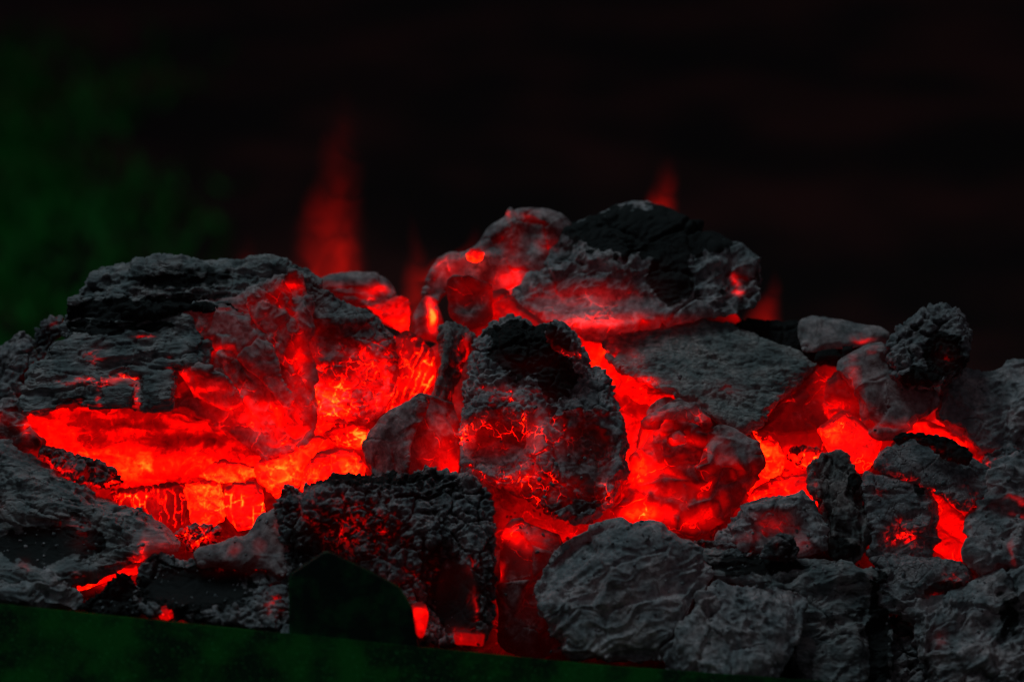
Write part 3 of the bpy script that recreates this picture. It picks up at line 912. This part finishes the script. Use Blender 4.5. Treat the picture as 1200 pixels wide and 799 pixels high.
# --- top back: pinkish lump with a glowing knot
K = C('charcoal_lump', [(494, 358), (500, 338), (506, 318), (512, 306), (530, 298), (550, 294), (565, 285), (578, 270), (592, 256), (596, 247), (612, 242), (632, 243), (652, 250), (664, 262), (676, 280), (670, 310),
                        (640, 345), (620, 380), (590, 372), (570, 345), (545, 332), (524, 340), (512, 360)], 118, T=50, kind='smooth', e=18, ash=0.45, h0=0.13, tilt=(0, 0.2), facets=4, ang=0.8, amp=1.3,
      heat=[(525, 315, 20, 18, 0.5), (620, 250, 22, 7, 0.32), (596, 252, 6, 5, 0.5), (595, 325, 20, 16, 0.55), (600, 290, 16, 20, 0.15), (640, 288, 14, 10, 0.3), (610, 355, 30, 30, 0.6)],
      bumps=[(580, 285, 10, 12, 12), (600, 265, 8, 30, -8), (625, 275, 10, 20, 10), (640, 262, 20, 10, -8)],
      label='tall pinkish ash lump at the top of the pile with a round glowing knot')
C('glowing_knot', [(545, 298), (552, 289), (562, 290), (568, 297), (565, 306), (556, 309), (547, 306)], 106, T=8, kind='smooth', mat=M['hot'], e=6, h0=1.05, ash=0, topash=0, facets=0, amp=0.5, vox=1.5, parent=K, heat=[(560, 295, 5, 5, -0.45), (550, 290, 5, 5, -0.25)], bumps=[(560, 296, 6, 6, 5)])
C('charcoal_lump', [(598, 352), (610, 335), (625, 310), (640, 285), (658, 264), (690, 252), (715, 245), (745, 242), (775, 247), (805, 257), (825, 272), (845, 280), (862, 286), (880, 297), (890, 312), (891, 332), (884, 358),
                    (866, 370), (840, 366), (800, 372), (755, 385), (700, 395), (660, 388), (625, 372)], 92, T=70, kind='foldbig', disp='foldbig', e=26, tilt=(-0.05, 0.55), facets=5, ash=0.58, topash=0.02, calm=[(700, 360, 80, 20)], ang=-0.5, amp=1.0,
  char=[(765, 272, 100, 30, 1.2), (690, 268, 40, 14, 0.6), (785, 320, 24, 40, 0.6)],
  heat=[(645, 356, 50, 22, 0.42), (705, 350, 46, 26, 0.42), (750, 378, 70, 12, 0.40), (864, 342, 7, 5, 0.9), (862, 328, 5, 5, 0.7), (870, 325, 12, 20, 0.15), (650, 290, 16, 8, 0.3), (680, 380, 60, 14, 0.5)],
  bumps=[(690, 350, 60, 18, 8), (855, 325, 14, 30, 8), (840, 300, 8, 26, -8), (700, 305, 70, 10, -8)], 
  label='wide dark lump crowning the pile, black on top, glowing red on its lower left')

# --- dark red cube, leaning stick
C('charcoal_cube', [(522, 328), (530, 322), (552, 323), (576, 332), (580, 350), (580, 372), (566, 384), (545, 386), (526, 370)], 62, T=34, kind='smooth', e=6, facets=1, ash=0.25, h0=0.2, tilt=(0.15, 0), amp=0.5,
  bumps=[(548, 350, 18, 18, 8)], heat=[(535, 345, 12, 14, 0.12), (580, 350, 10, 20, 0.3)], label='small dark red cube with a hollow face, above the leaning stick')
C('charcoal_stick', [(520, 385), (536, 378), (556, 384), (562, 396), (552, 414), (545, 438), (533, 460), (528, 476), (503, 473), (510, 450), (516, 425), (517, 400)], 38, T=26, kind='woodv', disp='wood', ang=1.9, e=9, facets=1, ash=0.55, h0=0.14,
  tilt=(0, 0.1), heat=[(545, 420, 6, 40, 0.3), (520, 465, 14, 10, 0.15)], amp=0.8, label='narrow grooved stick leaning beside the black topped centre lump')
C('ash_splinter', [(522, 386), (528, 384), (532, 400), (524, 432), (516, 440), (518, 412)], 30, T=8, kind='woodv', e=3, facets=0, ash=0.7, amp=0.3, vox=1.5, label='thin grey splinter stuck on the left side of the leaning stick')
C('ember_slab', [(575, 345), (590, 340), (612, 358), (640, 378), (650, 395), (620, 400), (590, 385), (578, 372)], 80, T=24, kind='smooth', mat=M['hot'], e=8, ash=0.1, h0=0.62, facets=0, cat='ember', amp=0.6, topash=0.1, tilt=(0, 0.4),
  label='smooth red slab rising behind the black topped centre lump')

# --- centre: black topped lump
C('charcoal_lump', [(566, 392), (580, 374), (598, 367), (616, 372), (632, 382), (644, 378), (660, 380), (676, 392), (684, 412), (694, 428), (710, 442), (722, 465), (734, 498), (738, 530), (732, 558), (720, 582), (702, 604), (680, 613),
                    (652, 608), (628, 594), (604, 580), (574, 572), (552, 556), (538, 545), (536, 505), (540, 472), (550, 440), (548, 418), (556, 400)], -34, T=80, kind='crust', e=26, tilt=(0.0, 0.42), facets=2, fs=0.3, ash=0.72, amp=0.95,
  bumps=[(580, 522, 40, 26, 22), (688, 530, 36, 36, 14), (582, 474, 44, 12, -14), (692, 478, 36, 10, -10), (615, 405, 40, 25, -8), (634, 500, 9, 40, -5), (540, 510, 10, 40, -6), (655, 580, 50, 20, 6), (725, 520, 12, 50, -6)],
  char=[(622, 410, 44, 34, 1.3), (600, 392, 30, 18, 0.9), (650, 440, 26, 26, 1.1), (650, 582, 60, 26, 0.45), (585, 520, 36, 28, 0.5), (690, 532, 36, 42, 0.45)],
  heat=[(572, 518, 34, 30, 0.36), (628, 510, 20, 40, 0.40), (660, 512, 16, 20, 0.2), (600, 555, 40, 22, 0.28), (650, 575, 46, 20, 0.34), (545, 512, 10, 16, 0.5), (690, 530, 34, 34, 0.10), (600, 462, 34, 8, 0.35), (690, 430, 12, 8, 0.12), (710, 570, 10, 30, 0.2), (575, 455, 20, 8, 0.2)],
  more=[dict(pts=[(539, 512), (542, 484), (556, 464), (584, 457), (612, 461), (626, 478), (620, 494), (600, 484), (574, 480), (556, 492), (548, 514)], d=-47, T=24, e=9, tilt=(0, 0.3)),
        dict(pts=[(638, 494), (648, 478), (676, 469), (706, 478), (724, 500), (733, 530), (722, 552), (712, 520), (694, 496), (670, 486), (652, 494)], d=-44, T=24, e=9, tilt=(0.1, 0.3)),
        dict(pts=[(640, 388), (652, 376), (668, 386), (682, 402), (684, 424), (666, 420), (648, 408)], d=-36, T=20, e=9)],
  calm=[(578, 518, 38, 30), (690, 532, 38, 44), (632, 500, 14, 30)], mat=M['centre'], label='centre lump with a crumbly black crown over two arched hollows full of red cracks')
C('charcoal_wedge', [(425, 522), (432, 507), (450, 489), (470, 473), (490, 461), (508, 466), (532, 474), (541, 500), (540, 560), (500, 565), (440, 562), (427, 545)], 6, T=40, kind='smooth', e=10, tilt=(0.25, 0.15), facets=3, ash=0.4, fs=0.8,
  h0=0.12, heat=[(522, 520, 22, 45, 0.46), (495, 530, 16, 22, 0.22), (530, 550, 20, 14, 0.4)],
  more=[dict(pts=[(424, 524), (431, 507), (450, 488), (470, 473), (490, 460), (509, 466), (498, 492), (484, 520), (474, 564), (438, 564)], d=-16, T=40, e=5, tilt=(-0.45, 0.35), facets=1)],
  label='angular grey shard with a glowing right face, left of the centre lump')

# --- ash topped log, right of centre
L = empty('ash_topped_log', place([830, 500, 60]).tolist())
tag(L, 'flat topped log with pale finely cracked ash and a dark red end, right of centre', 'charcoal', 'lumps of charcoal in the fire')
C('log_body', [(704, 396), (718, 385), (745, 379), (780, 376), (815, 374), (850, 380), (900, 398), (940, 413), (962, 427), (946, 440), (928, 460), (905, 484), (888, 502), (868, 505), (840, 492), (800, 468), (765, 458), (735, 440), (712, 420)],
  40, T=60, kind='fine', e=12, tilt=(0.05, 0.8), facets=1, ash=0.95, fs=0.2, amp=0.7, ang=0.25, parent=L, heat=[(738, 425, 20, 18, 0.5), (760, 445, 26, 8, 0.5), (850, 455, 26, 10, 0.26), (715, 405, 10, 14, 0.4)],
  bumps=[(735, 425, 20, 14, 6)])
C('log_end', [(962, 426), (985, 432), (990, 450), (985, 480), (975, 520), (955, 540), (915, 540), (880, 525), (872, 505), (888, 500), (906, 482), (930, 458)], 44, T=45, kind='smooth', e=10, tilt=(0.2, 0), facets=2, ash=0.15, h0=0.3, parent=L,
  heat=[(925, 450, 8, 30, 0.25), (985, 460, 20, 30, 0.45), (940, 540, 60, 16, 0.5), (900, 530, 20, 14, 0.25)], topash=0.1)
C('ember_lip', [(706, 405), (722, 412), (736, 432), (765, 455), (800, 466), (835, 488), (830, 496), (790, 482), (750, 470), (715, 440)], 66, T=24, kind='fold', e=8, h0=0.85, ash=0, facets=0, amp=0.8, cat='ember', topash=0,
  label='bright red ember lip along the lower left edge of the ash topped log', mat=M['block'], tilt=(0, 0.2))

# --- translucent looking red lump
C('ember_lump', [(712, 605), (728, 580), (738, 555), (748, 520), (752, 495), (766, 478), (784, 470), (806, 474), (826, 488), (846, 498), (866, 508), (886, 524), (893, 545), (882, 568), (864, 590), (846, 612), (815, 626), (775, 622), (738, 616)],
  -8, T=60, kind='foldbig', disp='swirl', e=24, tilt=(0, 0.3), facets=2, ash=0.1, h0=0.56, fs=0.35, amp=1.0, mat=M['smooth'], cool=0.5,
  heat=[(750, 560, 26, 50, 0.28), (790, 515, 22, 16, 0.2), (760, 600, 50, 12, 0.22), (860, 528, 30, 16, -0.35), (830, 500, 30, 12, -0.3), (795, 480, 30, 8, -0.35), (840, 560, 30, 16, -0.12), (795, 513, 9, 7, -0.3)],
  char=[(795, 482, 40, 10, -0.6), (858, 528, 30, 18, -0.6), (795, 513, 10, 7, -0.6)],
  more=[dict(pts=[(750, 502), (764, 480), (790, 470), (816, 476), (842, 496), (826, 501), (800, 487), (778, 489), (764, 506)], d=-23, T=20, e=7),
        dict(pts=[(826, 522), (840, 500), (865, 508), (888, 526), (891, 545), (870, 550), (845, 545), (828, 562), (815, 548)], d=-25, T=20, e=7, tilt=(0, 0.3)),
        dict(pts=[(784, 514), (796, 504), (808, 510), (802, 521), (788, 523)], d=-25, T=14, e=5)],
  bumps=[(795, 480, 30, 9, -10), (795, 512, 18, 14, 12), (850, 520, 26, 14, -8), (815, 550, 8, 20, -8), (850, 560, 16, 14, 8)], cat='ember',
  label='rounded red glowing lump draped in soft ash folds, right of the centre lump', topash=0.3)
C('ember_block', [(880, 502), (900, 505), (915, 515), (922, 535), (915, 560), (898, 575), (880, 580), (872, 565), (890, 545), (884, 522)], 22, T=30, kind='smooth', disp='crack', mat=M['hot'], e=10, h0=0.92, ash=0, facets=3, topash=0, cat='ember', amp=1.0,
  label='curved orange-red ember hooked around the right side of the red folded lump')
C('ember_block', [(868, 590), (885, 572), (905, 560), (925, 548), (950, 552), (962, 575), (960, 600), (930, 598), (895, 602)], 8, T=30, kind='smooth', disp='crack', mat=M['hot'], e=10, h0=0.82, ash=0.1, facets=3, topash=0, cat='ember', amp=1.0,
  label='smooth red ember shelf behind the ash arch', heat=[(940, 560, 16, 10, -0.25)])
C('ember_block', [(918, 528), (932, 522), (960, 524), (972, 540), (960, 552), (930, 552)], 30, T=24, kind='crust', e=8, h0=0.68, ash=0.2, facets=0, cat='ember', amp=0.7, topash=0.1,
  label='rough red ember crust under the dark red log end')
C('ember_block', [(958, 505), (970, 490), (984, 480), (1004, 484), (1020, 500), (1034, 518), (1030, 540), (1008, 556), (990, 548), (970, 528)], 14, T=36, kind='crust', e=14, h0=0.8, ash=0.0, facets=1, cat='ember', topash=0, amp=0.35,
  heat=[(972, 508, 14, 16, 0.35)], label='bright grainy ember ball between the dark red log end and the grey column', mat=M['block'], disp='smooth')
C('ember_block', [(968, 450), (990, 436), (1006, 440), (1018, 470), (1010, 488), (985, 486), (968, 500), (962, 480)], 44, T=30, kind='smooth', disp='crack', mat=M['hot'], e=10, h0=0.5, ash=0.1, facets=3, amp=1.0, cat='ember', topash=0.1,
  label='dim red ember face above the grainy ember ball')

# --- right hand group
C('charcoal_lump', [(848, 384), (875, 374), (905, 374), (940, 380), (985, 396), (1030, 404), (1030, 428), (990, 432), (930, 425), (880, 400)], 96, T=40, kind='crust', e=12, ash=-0.1, topash=0.0, amp=0.5,
  label='jet black lump in shadow behind the top of the ash topped log')
C('charcoal_chunk', [(938, 374), (950, 369), (975, 370), (1000, 376), (1030, 384), (1042, 392), (1040, 402), (1010, 406), (975, 410), (942, 412), (937, 395)], 76, T=26, kind='smooth', e=8, ash=0.85, tilt=(0, 0.5), facets=3, amp=0.6,
  heat=[(1012, 398, 14, 4, 0.7)], label='small pale cut block standing alone at the back right', vox=1.7)
C('charred_twig', [(937, 415), (960, 411), (990, 404), (1020, 401), (1041, 404), (1036, 410), (1008, 412), (985, 420), (955, 424)], 58, T=6, kind='wood', e=3, ash=0.05, topash=0, facets=0, amp=0.3, vox=1.5,
  label='thin black charred twig lying in front of the small pale block')
C('charcoal_lump', [(975, 432), (990, 418), (1012, 408), (1036, 404), (1044, 430), (1070, 448), (1100, 455), (1104, 475), (1080, 492), (1062, 505), (1050, 515), (1025, 512), (1008, 495), (1006, 465)], 20, T=50, kind='smooth', e=16, tilt=(0, 0.35), facets=4,
  ash=0.6, h0=0.06, heat=[(1000, 415, 16, 6, 0.4), (1025, 408, 10, 4, 0.5), (1000, 440, 10, 20, 0.3), (1040, 500, 26, 8, 0.3), (1010, 480, 12, 14, 0.2), (1072, 498, 12, 8, 0.35)], label='smooth dusky lump under the round crumbly head, right of the log end', ang=-0.7)
C('charcoal_lump', [(1038, 400), (1048, 386), (1062, 375), (1078, 366), (1092, 357), (1106, 358), (1122, 368), (1134, 380), (1139, 400), (1137, 425), (1126, 436), (1114, 452), (1094, 460), (1066, 456), (1044, 442), (1040, 420)], 8, T=50, kind='crust', e=20,
  tilt=(0, 0.35), facets=2, ash=0.62, amp=0.85, bumps=[(1100, 415, 20, 22, 10)], char=[(1105, 415, 26, 26, 0.7), (1080, 440, 24, 12, 0.7)], heat=[(1108, 418, 14, 16, 0.2)],
  label='upright rounded crumbly lump standing tallest at the right of the pile')
C('charcoal_lump', [(1098, 470), (1110, 448), (1130, 436), (1150, 438), (1166, 430), (1186, 421), (1220, 425), (1220, 535), (1180, 530), (1150, 532), (1124, 512), (1092, 496)], 30, T=60, kind='fold', e=20, tilt=(0, 0.4), facets=4, ash=0.8,
  label='broad pale ash lump at the right edge, right of the crumbly head', under=0.12, bumps=[(1180, 480, 12, 50, 8)])
C('ember', [(1060, 508), (1070, 492), (1085, 492), (1110, 502), (1132, 515), (1134, 528), (1110, 528), (1080, 520)], 34, T=20, kind='smooth', mat=M['hot'], e=6, h0=0.85, ash=0, facets=0, topash=0, amp=0.4, cat='ember',
  label='red ember strip showing above the black bark flake at the right')
C('charcoal_lump', [(1026, 545), (1040, 525), (1056, 512), (1086, 514), (1120, 526), (1142, 540), (1158, 548), (1160, 575), (1150, 592), (1128, 594), (1098, 578), (1070, 566), (1046, 556)], -20, T=36, kind='crust', disp='fold', e=12, tilt=(0, 0.5), facets=2, ash=0.72,
  heat=[(1140, 575, 14, 14, 0.3), (1060, 560, 20, 6, 0.4), (1040, 540, 10, 10, 0.2), (1100, 580, 20, 8, 0.3)], label='ash covered lump with a black bark flake on its top, right of the grainy ember', under=0.15)
C('bark_flake', [(1028, 540), (1040, 524), (1052, 508), (1068, 505), (1090, 509), (1112, 512), (1134, 526), (1144, 540), (1130, 545), (1105, 538), (1092, 526), (1066, 516), (1050, 524)], -32, T=6, kind='crust', e=4, ash=-0.2, topash=0.0, facets=0, amp=0.5, vox=1.5,
  label='curled black bark flake lying across an ash covered lump at the right')
C('charcoal_column', [(948, 560), (955, 540), (966, 530), (980, 530), (996, 544), (1008, 562), (1014, 590), (1018, 640), (1000, 656), (975, 656), (966, 625), (956, 595)], -34, T=36, kind='woodv', disp='wood', ang=1.5, e=12, tilt=(0, 0.3), facets=1, ash=0.6,
  heat=[(955, 570, 8, 30, 0.35)], label='upright grey column of bark textured charcoal between two ash lumps', char=[(985, 645, 20, 14, 0.5), (1000, 562, 8, 8, 0.7)], topash=0.1)
C('charcoal_lump', [(1008, 575), (1012, 558), (1040, 552), (1064, 556), (1084, 570), (1094, 590), (1092, 618), (1094, 652), (1060, 660), (1025, 655), (1014, 625)], -32, T=36, kind='crust', disp='fold', e=12, tilt=(0, 0.35), facets=2, ash=0.75,
  heat=[(1055, 625, 24, 16, 0.52), (1030, 575, 12, 10, 0.26), (1070, 635, 12, 14, 0.3)], char=[(1076, 573, 9, 7, 0.8)], label='ash lump with a red glowing hollow, right of the upright grey column', bumps=[(1055, 628, 26, 16, 10)])
C('charcoal_arch', [(838, 636), (850, 625), (862, 606), (872, 590), (890, 582), (920, 578), (944, 580), (958, 596), (966, 625), (972, 652), (940, 655), (890, 648), (850, 645)], -44, T=30, kind='fold', e=10, tilt=(0, 0.3), facets=2, ash=0.65, ang=0.2,
  heat=[(905, 612, 20, 12, 0.4), (935, 635, 14, 14, 0.4), (880, 630, 26, 8, 0.3)], bumps=[(915, 620, 34, 16, 10), (900, 595, 40, 8, -6)], label='arched soft ash piece with a red hollow, just left of the grey column')
C('ember', [(1084, 590), (1096, 575), (1112, 590), (1136, 612), (1140, 640), (1136, 660), (1112, 655), (1094, 645)], -6, T=30, kind='rib', disp='fold', ang=0.7, e=8, h0=0.75, ash=0, facets=1, topash=0, amp=0.6, cat='ember', mat=M['smooth'],
  label='bright red ember face between the ash lumps near the right edge')
C('charcoal_lump', [(1128, 618), (1134, 600), (1150, 585), (1164, 565), (1172, 545), (1220, 540), (1220, 672), (1175, 668), (1150, 680), (1134, 655)], -48, T=50, kind='fold', e=16, tilt=(0.05, 0.35), facets=4, ash=0.8, ang=-0.2, amp=1.1,
  heat=[(1190, 585, 16, 5, 0.5), (1195, 605, 14, 4, 0.4), (1185, 645, 4, 18, 0.4), (1160, 570, 12, 8, 0.15)], label='tall layered ash stack against the right edge, above the folded bottom right lump', bumps=[(1185, 600, 40, 5, 8)])
C('charcoal_lump', [(1145, 555), (1152, 530), (1175, 522), (1220, 528), (1220, 560), (1185, 566), (1160, 572)], 0, T=30, kind='crust', e=10, ash=0.6, heat=[(1160, 545, 12, 10, 0.5)], label='small rough lump with a red pocket at the right edge')
C('charcoal_lump', [(1016, 648), (1050, 652), (1085, 655), (1112, 652), (1134, 664), (1138, 685), (1110, 694), (1085, 700), (1060, 720), (1036, 712), (1030, 680)], -66, T=30, kind='crust', disp='fold', e=10, tilt=(0, 0.5), facets=2, ash=0.75, ang=0.1, heat=[(1120, 675, 16, 8, 0.4), (1090, 695, 10, 8, 0.4)],
  label='low ash shelf between the hollow ash lump and the front blocks', char=[(1110, 690, 26, 10, 0.9)])
C('charcoal_lump', [(1066, 745), (1074, 715), (1100, 700), (1140, 690), (1158, 674), (1190, 664), (1230, 660), (1230, 830), (1120, 825), (1085, 790)], -104, T=60, kind='foldbig', disp='foldbig', e=22, tilt=(0, 0.4), facets=4, ash=0.8, ang=-0.6, amp=1.5,
  label='large softly folded ash lump filling the bottom right corner', char=[(1180, 700, 14, 40, 0.5)], heat=[(1100, 750, 10, 12, 0.14)])
C('charcoal_lump', [(1030, 720), (1060, 716), (1080, 750), (1100, 800), (1096, 840), (1030, 840)], -84, T=30, kind='crust', e=12, ash=0.5, tilt=(0, 0.6), label='rubbly dark ash heap between the layered block and the folded corner lump')

# --- front row right of centre
C('charcoal_lump', [(582, 630), (592, 612), (608, 606), (634, 614), (655, 622), (668, 640), (660, 700), (668, 765), (640, 770), (584, 762)], -70, T=40, kind='smooth', e=14, tilt=(0, 0.1), facets=3, ash=0.35, h0=0.13, heat=[(600, 622, 16, 12, 0.6), (622, 640, 20, 14, 0.25), (588, 672, 5, 10, 0.5), (640, 625, 26, 10, 0.3)],
  label='smooth dark red lump squeezed between the crumbly block and the big pale ash boulder')
C('charcoal_boulder', [(630, 690), (636, 665), (648, 648), (664, 632), (690, 622), (715, 612), (740, 616), (758, 612), (776, 616), (795, 624), (815, 638), (832, 655), (838, 672), (826, 690), (812, 708), (798, 735), (790, 770), (750, 778), (700, 776), (664, 770), (655, 750), (640, 738), (630, 715)],
  -118, T=70, kind='foldbig', disp='foldbig', e=14, tilt=(-0.02, 0.35), facets=7, fs=1.0, ash=0.95, ang=-0.4, amp=1.1, label='big rounded pale ash boulder at the front, right of the dark red lump', char=[(700, 640, 14, 10, 0.5)])
C('charcoal_lump', [(778, 790), (784, 755), (800, 730), (818, 700), (838, 680), (862, 688), (900, 690), (932, 690), (946, 704), (940, 735), (928, 765), (910, 800), (850, 815), (790, 810)], -140, T=60, kind='fold', e=12, tilt=(0, 0.4), facets=5, fs=0.9, ash=0.9, ang=1.2,
  label='pale blue-grey ash lump on the rim, right of the rounded boulder')
C('layered_block', [(795, 650), (830, 640), (880, 644), (930, 650), (975, 656), (1010, 664), (1040, 672), (1046, 740), (1044, 840), (940, 840), (925, 760), (935, 700), (890, 690), (840, 680)], -100, T=60, kind='wood', disp='fold', ang=0.1, e=12, tilt=(0.05, 0.4), facets=1, ash=0.65, amp=1.2,
  char=[(880, 662, 60, 12, 0.6), (1030, 760, 13, 90, 0.8)], bumps=[(1030, 760, 18, 90, 14), (990, 700, 40, 6, 6), (990, 730, 40, 5, 8)], label='block of thin ash layers with a flat dark right face, front right', mat=M['wood'])
C('charcoal_lump', [(800, 640), (812, 628), (835, 630), (860, 634), (885, 640), (880, 652), (845, 654), (815, 652)], -62, T=16, kind='crust', e=7, ash=0.5, h0=0.12, amp=0.6, tilt=(0, 0.4), label='small dusky rubble lump between the boulder and the ash arch')
C('charcoal_lump', [(888, 655), (895, 640), (912, 622), (930, 628), (938, 645), (930, 660)], -76, T=14, kind='crust', e=7, ash=0.35, amp=0.6, label='small black and grey nugget sitting in front of the ash arch', heat=[(912, 640, 5, 5, 0.2)], vox=1.7)

# --- crumbs of ash scattered over the bed and lumps
rs = np.random.RandomState(11)
V, F, A1, H1 = [], [], [], []
ico = [(-0.53, 0, 0.85), (0.53, 0, 0.85), (-0.53, 0, -0.85), (0.53, 0, -0.85), (0, 0.85, 0.53), (0, 0.85, -0.53), (0, -0.85, 0.53), (0, -0.85, -0.53), (0.85, 0.53, 0), (-0.85, 0.53, 0), (0.85, -0.53, 0), (-0.85, -0.53, 0)]
icf = [(0, 4, 1), (0, 9, 4), (9, 5, 4), (4, 5, 8), (4, 8, 1), (8, 10, 1), (8, 3, 10), (5, 3, 8), (5, 2, 3), (2, 7, 3), (7, 10, 3), (7, 6, 10), (7, 11, 6), (11, 0, 6), (0, 1, 6), (6, 1, 10), (9, 0, 11), (9, 11, 2), (9, 2, 5), (7, 2, 11)]
dg = bpy.context.evaluated_depsgraph_get()
cams = Vector(CAM_LOC)
spots = []
for i in range(1300):
    px, py = rs.uniform(0, 1200), rs.uniform(560, 770) if rs.rand() < 0.7 else rs.uniform(440, 640)
    tgt = Vector(place([px, py, 0]))
    hit, loc, nor, idx, ob, mt = SC.ray_cast(dg, cams, (tgt - cams).normalized())
    if hit and nor.z > 0.5 and ob.name.split('.')[0] in ('ember_bed', 'charcoal_lump', 'charcoal_log', 'charcoal_block', 'layered_block', 'charcoal_boulder', 'charcoal_arch', 'lower_layer', 'log_body'):
        spots.append(loc)
for loc in spots:
    r = rs.uniform(0.0004, 0.0014) * (1.6 if rs.rand() < 0.15 else 1)
    o = len(V)
    sq = rs.uniform(0.5, 1.3, 3)
    rot = np.array(Euler(rs.uniform(0, 6.28, 3)).to_matrix())
    for v in ico:
        V.append((np.array(v) * sq * rs.uniform(0.7, 1.2)) @ rot.T * r + np.array(loc))
    F += [(a + o, c + o, b + o) for a, b, c in icf]
    a = rs.choice([0.7, 0.9, 1.1])
    A1 += [a] * 12
    H1 += [0.0] * 12
cr = link_mesh('ash_crumbs', np.array(V), F, M['crust'], attrs={'heat_and_spill': H1, 'ash': A1, 'fissure': np.zeros(len(V))})
tag(cr, 'tiny crumbs of ash and char scattered over the lumps', 'ash crumbs', kind='stuff')

# ------------------------------------------------------------------ flames
def flame(pts, d, depth, strength, label, col=(1.0, 0.006, 0.001), fade=2.0):
    """pts: centre line from the base up, (x, y, half width); a closed tapering tongue filled with glowing gas"""
    V, F = [], []
    m = 14
    P = np.array(pts, float)
    t = np.linspace(0, 1, 16)
    k = np.linspace(0, 1, len(P))
    X, Y, Wd = (np.interp(t, k, P[:, i]) for i in range(3))
    for x, y, r in zip(X, Y, Wd):
        for a in range(m):
            an = 2 * math.pi * a / m
            V.append((x + r * math.cos(an), y, d + depth * r / max(Wd) * math.sin(an)))
    for j in range(15):
        for a in range(m):
            b = (a + 1) % m
            F.append([j * m + a, j * m + b, (j + 1) * m + b, (j + 1) * m + a])
    F.append(list(range(m))[::-1])
    F.append([15 * m + a for a in range(m)])
    T = NT('flame_gas')
    tc = T.n('ShaderNodeTexCoord')
    sp = T.n('ShaderNodeSeparateXYZ')
    T.l(tc.outputs['Generated'], sp.inputs[0])
    up = T.math('POWER', T.math('SUBTRACT', 1.0, sp.outputs[2], clamp=True), fade)
    lo_, hi_ = (X - Wd).min(), (X + Wd).max()
    rp = T.n('ShaderNodeValToRGB')
    T.l(sp.outputs[2], rp.inputs[0])
    cr = rp.color_ramp
    for kk in np.linspace(0, 1, 9):
        zt = (V[0][1] - (V[0][1] + (Y[-1] - Y[0]) * kk)) / (V[0][1] - Y[-1])
        cc = (np.interp(zt, (Y[0] - Y) / (Y[0] - Y[-1]), X) - lo_) / (hi_ - lo_)
        ww = np.interp(zt, (Y[0] - Y) / (Y[0] - Y[-1]), Wd) / (hi_ - lo_)
        el = cr.elements[0] if kk == 0 else cr.elements[-1] if kk == 1 else cr.elements.new(kk)
        el.color = (cc, ww, 0, 1)
    rs_ = T.n('ShaderNodeSeparateColor')
    T.l(rp.outputs[0], rs_.inputs[0])
    wb = T.math('MULTIPLY', T.math('SUBTRACT', T.noise(tc.outputs['Object'], 30, 2), 0.5), 0.35)
    cx = T.math('DIVIDE', T.math('SUBTRACT', T.math('ADD', sp.outputs[0], wb), rs_.outputs[0]), T.math('MAXIMUM', rs_.outputs[1], 0.01))
    ed = T.math('SUBTRACT', 1.0, T.math('MULTIPLY', cx, cx), clamp=True)
    ed = T.math('POWER', ed, 2.6)
    nz = T.noise(tc.outputs['Object'], 45, 3, 0.5, 1.0)
    e = T.math('MULTIPLY', up, T.rng(nz, 0.3, 0.75, 0.25, 1.7))
    e = T.math('MULTIPLY', e, T.rng(sp.outputs[2], 0.0, 0.08))
    e = T.math('MULTIPLY', T.math('MULTIPLY', e, ed), strength * 0.55)
    vm = T.n('ShaderNodeVolumePrincipled')
    vm.inputs['Density'].default_value = 0.0
    vm.inputs['Emission Color'].default_value = (*col, 1)
    T.l(e, vm.inputs['Emission Strength'])
    T.l(vm.outputs[0], T.out.inputs['Volume'])
    o = link_mesh('flame', place(V), F, T.m)
    tag(o, label, 'flame', 'flames licking up behind the lumps')
    return o


flame([(376, 350, 70), (380, 310, 60), (388, 260, 50), (393, 210, 40), (398, 150, 30), (400, 90, 22)], 200, 34, 17, 'tallest dim red flame rising behind the right end of the big log')
flame([(406, 350, 30), (404, 300, 26), (398, 255, 20), (396, 190, 14)], 190, 16, 30, 'brighter red flame core inside the tallest flame')
flame([(492, 400, 34), (490, 340, 26), (487, 300, 18), (484, 270, 12), (482, 240, 3)], 200, 18, 34, 'small red flame in the notch left of the pinkish lump')
flame([(500, 330, 30), (525, 305, 28), (550, 290, 16), (556, 272, 12), (558, 256, 4)], 190, 14, 30, 'slanting red flame running up behind the glowing knot')
flame([(772, 275, 32), (774, 250, 28), (776, 228, 24), (780, 205, 20), (784, 180, 14)], 200, 20, 46, 'short bright flame on top of the wide dark crown lump')
flame([(890, 385, 34), (900, 355, 22), (906, 335, 14), (908, 308, 4)], 170, 16, 30, 'small red flame at the right end of the crown lump')
flame([(290, 330, 24), (290, 300, 20), (290, 278, 12), (290, 262, 2)], 210, 14, 5, 'very faint flame above the flat top of the big log')

print('faces', STAT[0], 'crumbs', len(spots))
